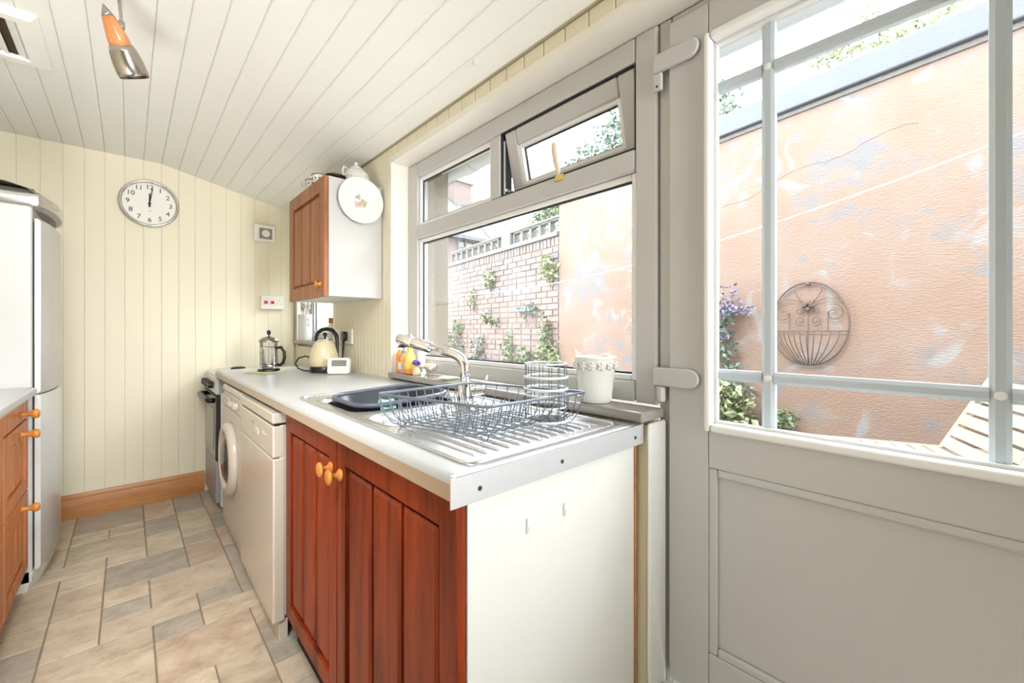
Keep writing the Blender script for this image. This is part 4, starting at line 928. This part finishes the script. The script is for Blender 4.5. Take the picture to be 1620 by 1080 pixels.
pm_ = at(.28) + Vector((.022, .012, .012))
MB().tube([pm_, pm_ + Vector((-.001, 0, .03)), Vector((pm_.x - .012, pm_.y - .005, 2.262))], .004, 8).build('stem', 'nickel', sp, smooth='all')
MB().lathe([(.007, -.012), (.009, -.006), (.009, .012), (.006, .016)], pm_, 'z', 12).build('pivot', 'nickel', sp, smooth='all')
MB().lathe([(.05, .274), (.05, .264), (.03, .256), (.001, .255)], (pm_.x - .012, pm_.y - .005, 1.9995), 'z', 24).build('ceiling_rose', 'nickel', sp, smooth='all')
hk = MB(); hk.tube([(.905, 1.185, ceil_z(.905) + .004), (.905, 1.185, ceil_z(.905) - .012), (.905, 1.178, ceil_z(.905) - .022), (.905, 1.168, ceil_z(.905) - .022), (.905, 1.163, ceil_z(.905) - .014)], .0025, 6)
ho3 = hk.build('cup_hook', 'plastic', smooth='all', org=(.905, 1.185, 2.1)); tag(ho3, 'small white cup hook screwed in the ceiling near the window', 'hook')

# ------------------------------------------------------------------ left side: base units, fridge-freezer
lu = thing('drawer_unit', (-.6, 2.5, 0), 'reddish wooden drawer unit in its brightly lit colour beside the fridge', 'cabinet')
XFc = -.322
MB().box(XL + .02, XFc - .02, 2.285, 2.768, .10, .855).build('carcass', 'wood_lit', lu)
MB().box(XL + .02, XFc - .06, 2.285, 2.768, 0, .10).build('plinth', 'wood_lit', lu)
for z0, z1, n in ((.772, .850, 0), (.465, .765, 4), (.118, .458, 4)):
    if n: o = front(lu, 'drawer', XFc, 1, 2.292, 2.764, z0, z1, n, 'wood_lit', fw=.05)
    else:
        b = MB(); b.box(XFc - .02, XFc, 2.292, 2.764, z0, z1); o = b.build('drawer', 'wood_lit', lu, bevel=.004)
    zk = {.772: .806, .465: .724, .118: .42}[z0]
    m = MB(); m.lathe([(.012, 0), (.009, .006), (.007, .018), (.011, .028), (.017, .034), (.019, .042), (.016, .051), (.001, .054)], (XFc, 2.60, zk), (1, 0, 0), 16); m.build('knob', 'knob', o, smooth='all')
lc = thing('door_unit', (-.6, 1.98, 0), 'reddish wooden door unit in its brightly lit colour at the left edge beside the drawers', 'cabinet')
MB().box(XL + .02, XFc - .02, 1.65, 2.283, .10, .855).build('carcass', 'wood_lit', lc); MB().box(XL + .02, XFc - .06, 1.65, 2.283, 0, .10).build('plinth', 'wood_lit', lc)
o = front(lc, 'door', XFc, 1, 1.655, 2.279, .118, .850, 4, 'wood_lit', fw=.06); knob(o, XFc, 1.70, .76, 1)
lw = MB(); lw.prism([(XL + .01, .858), (-.310, .858), (-.300, .866), (-.297, .878), (-.300, .893), (-.310, .9), (XL + .01, .9)], 'y', 1.55, 2.772)
lwo = lw.build('worktop', 'counter', smooth=True, org=(-.6, 2.2, .858)); tag(lwo, 'short grey worktop on the left side next to the fridge', 'worktop')
ff = thing('fridge_freezer', (-.6, 3.1, 0), 'tall white fridge freezer with bowed doors and silver top trim', 'fridge')
FY0, FY1 = 2.79, 3.37
MB().box(-.90, -.312, FY0, FY1, .03, 1.70).build('cabinet', 'applf', ff, bevel=.01)
def bowed(z0, z1, name, dz=.0):
    def prof(grow):
        pts = [(-.306, FY0 + .002), (-.306, FY1 - .002)]
        for i in range(11):
            t = 1 - i / 10; y_ = FY0 + .004 + (FY1 - FY0 - .008) * t; pts.append((-.288 + .034 * (1 - (2 * t - 1) ** 2) ** .8 + grow, y_))
        return pts
    m = MB(); m.loft([[(x, y, z0) for x, y in prof(-.008)], [(x, y, z0 + .012) for x, y in prof(0)], [(x, y, z1 - .012) for x, y in prof(0)], [(x, y, z1) for x, y in prof(-.008)]])
    return m.build(name, 'applf', ff, smooth=True)
do = bowed(.09, .862, 'freezer_door'); uo = bowed(.868, 1.645, 'fridge_door')
MB().box(-.262, -.258, FY0 + .18, FY0 + .20, 1.50, 1.56).build('badge', 'grey', uo)
m = MB(); m.loft([[(-.9, FY0, .0), (-.33, FY0, 0), (-.30, FY0 + .1, 0), (-.285, (FY0 + FY1) / 2, 0), (-.30, FY1 - .1, 0), (-.33, FY1, 0), (-.9, FY1, 0)], [(-.9, FY0, .085), (-.31, FY0, .085), (-.275, FY0 + .1, .085), (-.26, (FY0 + FY1) / 2, .085), (-.275, FY1 - .1, .085), (-.31, FY1, .085), (-.9, FY1, .085)]]); m.build('plinth', 'panel', ff)
def topring(z, g):
    pts = [(-.90 - g, FY0 - g), (-.32, FY0 - g)]
    for i in range(9):
        t = i / 8; pts.append((-.300 + .052 * (1 - (2 * t - 1) ** 2) ** .8 + g, FY0 + (FY1 - FY0) * t))
    pts += [(-.32, FY1 + g), (-.90 - g, FY1 + g)]
    return [(x, y, z) for x, y in pts]
MB().loft([topring(1.690, -.02), topring(1.702, -.003)]).build('top_under_trim', 'grey', ff)  # plain grey trim below the silver band
MB().loft([topring(1.702, .002), topring(1.715, .006), topring(1.745, .006), topring(1.752, .002)]).build('silver_band', 'silver', ff, smooth=True)
MB().loft([topring(1.752, .0), topring(1.775, -.03), topring(1.792, -.09), topring(1.798, -.16)]).build('top_lid', mat('lid_grey', rgb(128, 124, 112), .18, var=.1, spec=.8), ff, smooth=True)

# ------------------------------------------------------------------ outside
P0 = Vector((3.459, .731, 0)); T = Vector((.151, .9885, 0)); Nn = Vector((-.9885, .151, 0))   # garden wall line, along, towards the house
def G3(s, off, z): return P0 + T * s + Nn * off + Vector((0, 0, z))
def gbox(m, s0, s1, o0, o1, z0, z1):
    return m.hexa([G3(s0, o0, z0), G3(s0, o1, z0), G3(s1, o1, z0), G3(s1, o0, z0)], [G3(s0, o0, z1), G3(s0, o1, z1), G3(s1, o1, z1), G3(s1, o0, z1)])
GZ = .08
struct(MB().box(XO + .0, 40, -25, 45, GZ - .2, GZ).build('ground', 'patio'), 'pale patio ground outside', 'ground')
gw = gbox(MB(), -4.5, 2.655, -.25, 0, GZ, 2.70).build('garden_wall', 'orange', org=tuple(G3(0, 0, GZ)), bevel=.01)
struct(gw, 'peach rendered garden wall with peeling patches', 'wall')
gbox(MB(), -4.5, 2.70, -.30, .05, 2.705, 2.868).build('coping_stone', 'coping', gw, bevel=.012)
gbox(MB(), -4.5, 2.66, -.26, .014, 2.672, 2.706).build('mortar_bed', 'mort_g', gw, bevel=.006)
ck_ = MB(); pts = []; cr = random.Random(11)
for i in range(40): pts.append(G3(-.55 + i * .03, .001, 2.36 - .004 * i + .05 * math.sin(i * .35) * .4 + cr.uniform(-.008, .008) - (0.0 if i < 20 else (i - 20) * .004)))
ck_.tube(pts, .0022, 4); ck_.build('crack', mat('crack_line', (.13, .11, .10, 1), .9), gw)
# brick boundary wall: bricks as pieces on a mortar core
bw = gbox(MB(), 2.66, 8.5, -.22, -.012, GZ, 2.30).build('brick_wall', 'mortar', org=tuple(G3(2.66, 0, GZ)))
struct(bw, 'old red brick boundary wall beyond the rendered wall', 'wall')
org = ORG[bw.name]
meshes = {}
rotq = Matrix(((T.x, -Nn.x, 0, 0), (T.y, -Nn.y, 0, 0), (0, 0, 1, 0), (0, 0, 0, 1)))
def brick_mesh(l, h, mname, dp):
    key = (round(l, 4), round(h, 4), mname, dp)
    if key in meshes: return meshes[key]
    c_ = .004; o_ = MB(); b_ = [(0, 0, 0), (l, 0, 0), (l, 0, h), (0, 0, h)]
    o_.add([(0, .03, 0), (l, .03, 0), (l, .03, h), (0, .03, h), (c_, -dp, c_), (l - c_, -dp, c_), (l - c_, -dp, h - c_), (c_, -dp, h - c_)], [(4, 5, 6, 7), (0, 1, 5, 4), (1, 2, 6, 5), (2, 3, 7, 6), (3, 0, 4, 7)])
    me = bpy.data.meshes.new('brick'); me.from_pydata([v for v in o_.v], [], o_.f); me.update()
    b2 = bmesh.new(); b2.from_mesh(me); bmesh.ops.recalc_face_normals(b2, faces=b2.faces[:]); b2.to_mesh(me); b2.free()
    me.materials.append(M[mname]); meshes[key] = me; return me
br = random.Random(21); blist = []
for r in range(29):
    z = 2.222 - .078 * (r + 1) if r else 2.30 - .112
    z = 2.188 - .078 * r if r else 2.188
    s = 2.665 - (.11 if r % 2 else 0)
    h = .068 if r else .108
    while s < 6.6:
        l = (.215 if r else .065) if br.random() > .12 or not r else .103
        s0 = max(s, 2.665)
        if s + l - s0 > .03: blist.append((s0, z, s + l - s0 - .0, h, r))
        s += l + .010
blist = [b_ for b_ in blist if b_[1] > .62]
blist.sort(key=lambda b_: b_[0] + (0 if b_[1] > .8 else 1.2))
rest = MB()
for i, (s0, z, l, h, r) in enumerate(blist):
    sooty = br.random() < (.75 if r < 4 else .35 if r < 8 else .08)
    mn = 'brickg' if sooty else 'brick'; dp = br.choice((.0, .003, -.003))
    wp = G3(s0, 0, z)
    if i < 298:
        o = bpy.data.objects.new('brick', brick_mesh(round(l, 3), h, mn, dp)); COL.objects.link(o); o.parent = bw
        o.matrix_local = Matrix.Translation(wp - org) @ rotq
    else:
        gbox(rest, s0, s0 + l, -.03, dp, z, z + h)
ro = rest.build('distant_bricks', 'brick', bw); ro['kind'] = 'stuff'
# pale pierced block screen on the brick wall
sw_ = thing('screen_block_wall', tuple(G3(4, -.1, 2.30)), 'white pierced concrete block screen along the top of the brick wall', 'fence')
gbox(MB(), 2.66, 6.6, -.20, .03, 2.302, 2.36).build('plinth', 'conc', sw_, bevel=.008)
def blk(s, name='pierced_block'):
    m = MB(); w, z0, z1 = .20, 2.362, 2.545
    gbox(m, s, s + w, -.14, -.05, z0, z0 + .02); gbox(m, s, s + w, -.14, -.05, z1 - .02, z1); gbox(m, s, s + .02, -.14, -.05, z0, z1); gbox(m, s + w - .02, s + w, -.14, -.05, z0, z1)
    a, b = G3(s + .02, -.095, z0 + .02), G3(s + w - .02, -.095, z1 - .02); m.tube([a, b], .012, 5)
    a, b = G3(s + .02, -.095, z1 - .02), G3(s + w - .02, -.095, z0 + .02); m.tube([a, b], .012, 5)
    m.build(name, 'conc', sw_)
s = 2.70
while s < 5.6:
    if not (3.72 < s < 4.0): blk(s)
    s += .204
gbox(MB(), 3.76, 4.0, -.17, -.02, 2.36, 2.60).build('pier', 'conc', sw_, bevel=.006)
gbox(MB(), 2.66, 5.75, -.16, -.03, 2.546, 2.57).build('capping', 'conc', sw_, bevel=.004)
# wrought-iron wall basket
wbk = thing('wall_basket', tuple(G3(0, .02, .91)), 'rusty round wrought-iron wall planter hung on the peach wall', 'planter')
bc = (0.0, 1.194, .232, .285)   # s centre, z centre, radii
def bp_(s, z, off=.02): return G3(bc[0] + s, off, bc[1] + z)
MB().tube([bp_(bc[2] * math.cos(t), bc[3] * math.sin(t)) for t in [2 * pi * i / 40 for i in range(40)]], .0060, 7, True).build('hoop', 'rust', wbk, smooth='all')
fs = .229
MB().tube([bp_(-fs + 2 * fs * i / 16, -.05, .02 + .13 * math.sin(pi * i / 16)) for i in range(17)], .0042, 6).build('basket_rim', 'rust', wbk, smooth='all')
MB().tube([bp_(-fs, -.05), bp_(fs, -.05)], .0038, 6).build('cross_rail', 'rust', wbk)
for i in range(1, 12):
    t = i / 12; s0 = -fs + 2 * fs * t; o0 = .02 + .13 * math.sin(pi * t)
    pp = [bp_(s0 * (1 - .75 * (k_ / 6) ** 1.8), -.05 - .233 * (k_ / 6), .02 + (o0 - .02) * (1 - (k_ / 6) ** 2)) for k_ in range(7)]
    MB().tube(pp, .0029, 5).build('basket_rib', 'rust', wbk, smooth='all')
for sx_ in (-1, 0, 1): MB().tube([bp_(sx_ * .115, -.28 if sx_ == 0 else -.05), bp_(sx_ * .115, .10 if sx_ == 0 else .08)], .0032, 5).build('upright', 'rust', wbk)
def scroll(cs, cz, r0, turns, a0, sgn):
    return [bp_(cs + sgn * r0 * (1 - .75 * t) * math.cos(a0 + turns * 2 * pi * t), cz + r0 * (1 - .75 * t) * math.sin(a0 + turns * 2 * pi * t)) for t in [i / 26 for i in range(27)]]
for sg in (-1, 1):
    MB().tube(scroll(sg * .15, .07, .060, 1.2, 1.2, -sg), .0029, 5).build('scroll', 'rust', wbk, smooth='all')
    MB().tube(scroll(sg * .045, .02, .035, 1.3, -2.0, sg), .0029, 5).build('scroll', 'rust', wbk, smooth='all')
    MB().tube(scroll(sg * .05, .09, .028, 1.3, 2.0, sg), .0029, 5).build('scroll', 'rust', wbk, smooth='all')
    MB().tube([bp_(0, .13), bp_(sg * .05, .155), bp_(sg * .11, .17), bp_(sg * .17, .165), bp_(sg * .21, .12)], .0029, 5).build('spray', 'rust', wbk, smooth='all')
    MB().tube([bp_(0, .12), bp_(sg * .05, .17), bp_(sg * .08, .22), bp_(sg * .07, .265)], .0029, 5).build('spray', 'rust', wbk, smooth='all')
m = MB()
for a_ in (-.9, -.3, .3, .9, 1.57, -1.57, 3.14):
    d_ = Vector((0, 0, 0)); m.lathe([(.001, 0), (.014, .014), (.010, .030), (.001, .045)], bp_(0, .12), T * math.sin(a_) + Vector((0, 0, math.cos(a_))) + Nn * .2, 6)
m.lathe([(.012, -.01), (.014, .01), (.001, .02)], bp_(0, .272), Nn, 8); m.build('leaf_finial', 'rust', wbk, smooth='all')
# plants
def leaves(m, cen, rad, n, ls, rn, flat=None, shape=1.0):
    for i in range(n):
        while True:
            p_ = Vector((rn.uniform(-1, 1), rn.uniform(-1, 1), rn.uniform(-1, 1)))
            if p_.length <= 1: break
        p_ = Vector((p_.x * rad[0], p_.y * rad[1], p_.z * rad[2])) + Vector(cen)
        d_ = Vector((rn.uniform(-1, 1), rn.uniform(-1, 1), rn.uniform(-.6, .9))).normalized(); n_ = d_.orthogonal().normalized(); n_ = Matrix.Rotation(rn.uniform(0, 6.28), 3, d_) @ n_
        L = ls * rn.uniform(.6, 1.3); w = L * .3; up = d_.cross(n_) * L * .08
        m.add([p_, p_ + d_ * L * .5 + n_ * w + up, p_ + d_ * L, p_ + d_ * L * .5 - n_ * w + up], [(0, 1, 2), (0, 2, 3)])
def plant(name, label, cat, base, blobs, ls, m, rn, group=None, stems=3, flowers=None):
    o = thing(name, base, label, cat, group)
    mb = MB()
    for c_, r_, n_ in blobs: leaves(mb, c_, r_, n_, ls, rn)
    mb.build('foliage', m, o)
    sm_ = MB()
    for i in range(stems):
        c_, r_, n_ = blobs[i % len(blobs)]; b_ = Vector(base); t_ = Vector(c_) + Vector((0, 0, r_[2] * .5))
        sm_.tube([b_, (b_ + t_) / 2 + Vector((rn.uniform(-.03, .03), rn.uniform(-.03, .03), 0)), t_], lambda t: .008 * (1 - .6 * t), 5)
    sm_.build('stem', 'stem', o)
    if flowers:
        fb = MB()
        for c_, r_, n_ in flowers: leaves(fb, c_, r_, n_, ls * .7, rn)
        fb.build('blossom', 'purple', o)
    return o
pr_ = random.Random(4)
plant('climbing_wallflower', 'lilac-flowered climber on the peach wall left of the iron planter', 'climber', tuple(G3(.60, .06, GZ)),
      [(G3(.58, .07, 1.25), (.05, .10, .10), 90), (G3(.60, .07, 1.02), (.05, .12, .18), 170), (G3(.56, .07, .80), (.05, .12, .10), 60), (G3(.45, .05, .70), (.04, .12, .05), 40)], .05, 'leaf3', pr_, flowers=[(G3(.52, .08, 1.40), (.06, .10, .12), 90), (G3(.55, .10, 1.30), (.08, .16, .05), 110), (G3(.60, .10, 1.12), (.05, .10, .06), 60), (G3(.42, .08, 1.30), (.05, .1, .03), 40)])
plant('leafy_shrub', 'leafy pale green shrub at the foot of the peach wall', 'shrub', tuple(G3(.52, .14, GZ)),
      [(G3(.53, .15, .58), (.13, .20, .17), 330), (G3(.45, .12, .40), (.14, .20, .2), 300)], .065, 'leaf2', pr_)
plant('small_wall_plant', 'small green plant growing low on the peach wall under the planter', 'plant', tuple(G3(.16, .04, GZ)),
      [(G3(.15, .05, .52), (.04, .09, .08), 70), (G3(.13, .05, .38), (.05, .08, .08), 50)], .05, 'leaf', pr_)
bp = [('leaf2', 2.78, 1.90, .14, .18, 160, 'pale creeper hanging at the corner where brick meets render'), ('leaf2', 4.20, 1.92, .12, .16, 130, 'pale creeper on the upper left part of the brick wall'),
      ('leaf', 2.84, 1.10, .06, .26, 120, 'narrow dark creeper on the brick wall near the render edge'), ('leaf2', 2.80, .78, .20, .26, 320, 'bushy yellow-green shrub at the corner of the brick wall'),
      ('leaf', 3.25, .74, .14, .18, 150, 'green shrub second from the render edge below the brick wall'), ('leaf', 3.68, .86, .12, .26, 150, 'tall thin green shrub in the middle below the brick wall'),
      ('leaf3', 4.55, .80, .2, .26, 160, 'blue-green shrub left of middle below the brick wall'), ('leaf3', 5.4, .86, .28, .34, 240, 'loose grey-green shrub near the window jamb'), ('leaf2', 5.9, .84, .25, .34, 260, 'pale flowering shrub touching the window jamb'),
      ('leaf3', 6.1, 1.15, .14, .26, 160, 'dark green shrub tip rising by the window jamb'), ('leaf', 4.3, 1.35, .06, .09, 40, 'small fern tuft in the brick wall, higher of two'), ('leaf', 4.05, 1.28, .05, .07, 36, 'small fern tuft in the brick wall, lower of two'),
      ('leaf', 5.25, 1.20, .07, .12, 46, 'small fern tuft low on the left of the brick wall'), ('leaf2', 6.0, 1.80, .22, .12, 80, 'straggly pale creeper high beside the window jamb'), ('leaf3', 3.15, 1.42, .16, .10, 60, 'thin creeper right of the green bracket on the bricks'), ('leaf', 4.75, 1.65, .08, .18, 60, 'grey weed tuft below the upper left creeper')]
for mn, s, z, rs, rz, n_, lab in bp:
    plant('wall_shrub' if z < 1 else 'wall_creeper', lab, 'shrub' if z < 1 else 'creeper', tuple(G3(s, .03, max(GZ, z - rz * (1.2 if z > 1 else 9)))), [(G3(s, .07, z), (.09, rs, rz), n_)], .06, mn, pr_, stems=2, group='plants along the brick wall')
# washing line
pa, pb = Vector((2.49, 3.82, 1.52)), Vector((2.765, -.166, 1.98))
cl_ = MB().tube([pa + (pb - pa) * t - Vector((0, 0, .168 * 4 * t * (1 - t))) for t in [-.12 + i * 1.3 / 36 for i in range(37)]], .0042, 6).build('washing_line', 'rope', smooth='all', org=(2.6, 2, 1.7)); tag(cl_, 'white washing line sagging across the yard', 'washing line')
# teal bracket
tb = thing('wall_bracket', tuple(G3(3.40, .02, 1.415)), 'teal metal bracket fixed to the brick wall', 'bracket')
m = MB(); gbox(m, 3.28, 3.52, .0, .05, 1.405, 1.435); m.build('plate', 'teal', tb, bevel=.004); m = MB(); gbox(m, 3.44, 3.49, .02, .08, 1.434, 1.455); m.build('hook', 'teal', tb)
m = MB(); m.tube([G3(3.34, .03, 1.41), G3(3.30, .05, 1.34), G3(3.26, .04, 1.28), G3(3.24, .03, 1.20)], .006, 5); m.build('dangling_twig', 'stem', tb)
# wooden sun lounger by the wall
H0 = Vector((3.27, .10, .52)); Sd = Vector((-.927, -.375, 0)); Fd = Vector((-.375, .927, 0)); Ud = Vector((.375 * .45, -.927 * .45, .9)).normalized()
lg = thing('sun_lounger', (2.8, .4, GZ), 'pale slatted wooden sun lounger with raised back by the peach wall', 'lounger')
def bar(m, o, a, la, b, lb, c, lc):
    p = [o, o + a * la, o + a * la + b * lb, o + b * lb]; return m.hexa(p, [q_ + c * lc for q_ in p])
LW = .62
bf = MB()
for o_ in (0, LW - .035): bar(bf, H0 + Sd * o_, Sd, .035, Ud, .43, Ud.cross(Sd).normalized(), .03)
bfo = bf.build('back_frame', 'teak', lg, bevel=.003)
for i in range(6):
    m = MB(); bar(m, H0 + Sd * .036 + Ud * (.004 + i * .071), Sd, LW - .072, Ud, .058, Ud.cross(Sd).normalized(), .016); m.build('back_slat', 'teak', lg, bevel=.002)
for o_ in (0, LW - .035):
    m = MB(); bar(m, H0 + Sd * o_ - Fd * .35, Sd, .035, Fd, 1.6, Vector((0, 0, -1)), .05); m.build('side_rail', 'teak', lg, bevel=.003)
for i in range(18):
    m = MB(); bar(m, H0 + Sd * .036 + Fd * (.02 + i * .068), Sd, LW - .072, Fd, .056, Vector((0, 0, -1)), .016); m.build('seat_slat', 'teak', lg, bevel=.002)
for o_ in (.0, LW - .05):
    for f_ in (-.28, 1.15):
        m = MB(); bar(m, H0 + Sd * o_ + Fd * f_ + Vector((0, 0, -.045)), Sd, .05, Fd, .06, Vector((0, 0, -1)), .475 - GZ); m.build('leg', 'teak', lg, bevel=.003)
for f_ in (-.1, .08):
    m = MB(); bar(m, H0 + Sd * .03 + Fd * f_ + Vector((0, 0, -.05)), Sd, LW - .06, Fd, .04, Vector((0, 0, -1)), .05); m.build('cross_bar', 'teak', lg, bevel=.003)

# house beyond the boundary
hs = thing('neighbour_house', (12, 19, 0), 'pale brick house with hipped slate roof beyond the brick wall', 'house')
MB().box(5, 17.2, 15, 23, 0, 5.25).build('wall', 'hbrick', hs)
m = MB(); m.add([(4.6, 14.7, 5.2), (17.6, 14.7, 5.2), (17.6, 23.3, 5.2), (4.6, 23.3, 5.2), (8.0, 19, 8.75), (14.9, 19, 8.75)], [(0, 1, 5, 4), (1, 2, 5), (2, 3, 4, 5), (3, 0, 4), (0, 3, 2, 1)]); ro = m.build('roof', 'hroof', hs)
MB().box(4.6, 17.6, 14.62, 14.78, 5.10, 5.24).build('gutter', 'coping', hs)
zr = lambda y_: 5.2 + (y_ - 14.7) * .8256 + .03
m = MB(); m.hexa([(12.35, 14.9, zr(14.9) - .05), (12.95, 14.9, zr(14.9) - .05), (13.15, 18.9, zr(18.9) - .05), (12.75, 18.9, zr(18.9) - .05)], [(12.35, 14.9, zr(14.9)), (12.95, 14.9, zr(14.9)), (13.15, 18.9, zr(18.9)), (12.75, 18.9, zr(18.9))]); m.build('valley', 'hvalley', hs)
ch = MB().box(12.2, 13.3, 17.6, 18.5, 7, 8.75).build('chimney', 'hbrick', hs)
MB().box(12.08, 13.42, 17.48, 18.62, 8.75, 8.95).build('chimney_cap', 'conc', ch)
for x in (12.5, 13.0): MB().lathe([(.13, 0), (.11, .35), (.14, .38)], (x, 18.05, 8.95), 'z', 10).build('chimney_pot', 'hbrick', ch)
wf = MB(); wf.frame('y', 14.93, 15.02, 10.55, 11.85, 4.42, 5.16, .07); wf.box(10.95, 11.01, 14.93, 15.02, 4.49, 5.09); wf.box(11.39, 11.45, 14.93, 15.02, 4.49, 5.09); wf.box(10.62, 11.78, 14.93, 15.02, 4.76, 4.82); wfo = wf.build('window', 'conc', hs)
for xa_, xb_ in ((10.62, 10.95), (11.01, 11.39), (11.45, 11.78)):
    for za_, zb_ in ((4.49, 4.76), (4.82, 5.09)): MB().box(xa_, xb_, 14.99, 15.01, za_, zb_).build('pane', 'hwin', wfo)

# trees behind the walls
def tree(label, base, blobs, ls, m, seed, tips=()):
    rn = random.Random(seed); o = thing('garden_tree', base, label, 'tree'); b_ = Vector(base)
    mb = MB()
    for c_, r_, n_ in blobs: leaves(mb, c_, (r_, r_, r_ * .8), n_, ls, rn)
    mb.build('crown', m, o)
    tk_ = MB(); top = Vector(blobs[0][0]); tk_.tube([b_, b_.lerp(top, .5), top], lambda t: .10 * (1 - .8 * t), 7)
    for c_, r_, n_ in blobs[1:]: tk_.tube([b_.lerp(top, .55), Vector(c_)], lambda t: .045 * (1 - .8 * t), 5)
    tk_.build('trunk', 'stem', o)
tree('pale green tree rising behind the peach wall on the right', (12.2, .9, 0), [((11.94, 1.1, 7.25), .38, 230), ((10.97, 2.07, 7.01), .28, 130), ((11.35, 1.7, 7.2), .34, 190), ((12.4, .67, 7.6), .34, 150), ((11.76, 1.3, 8.1), .40, 90), ((12.8, .3, 7.95), .36, 120), ((13.5, -.4, 8.25), .35, 120)], .12, 'leaf2', 31)
tree('blue-green tree seen through the open top light', (7.7, 5.2, 0), [((7.80, 5.01, 5.7), .30, 190), ((7.61, 5.2, 5.35), .34, 260), ((7.35, 5.46, 4.9), .38, 260), ((7.05, 5.79, 4.6), .30, 150), ((7.85, 5.0, 5.0), .40, 300)], .11, 'leaf3', 32)
tree('small green tree just left of the peach wall corner', (8.2, 7.5, 0), [((8.2, 7.5, 4.25), .36, 260), ((8.0, 7.65, 4.0), .3, 160), ((8.3, 7.4, 4.4), .3, 170)], .12, 'leaf', 33)
tree('thin tree crown behind the wall at the door edge', (9.4, 3.6, 0), [((9.45, 3.5, 6.05), .30, 120), ((9.35, 3.6, 6.4), .25, 60), ((9.4, 3.45, 5.75), .3, 120)], .12, 'leaf3', 34)
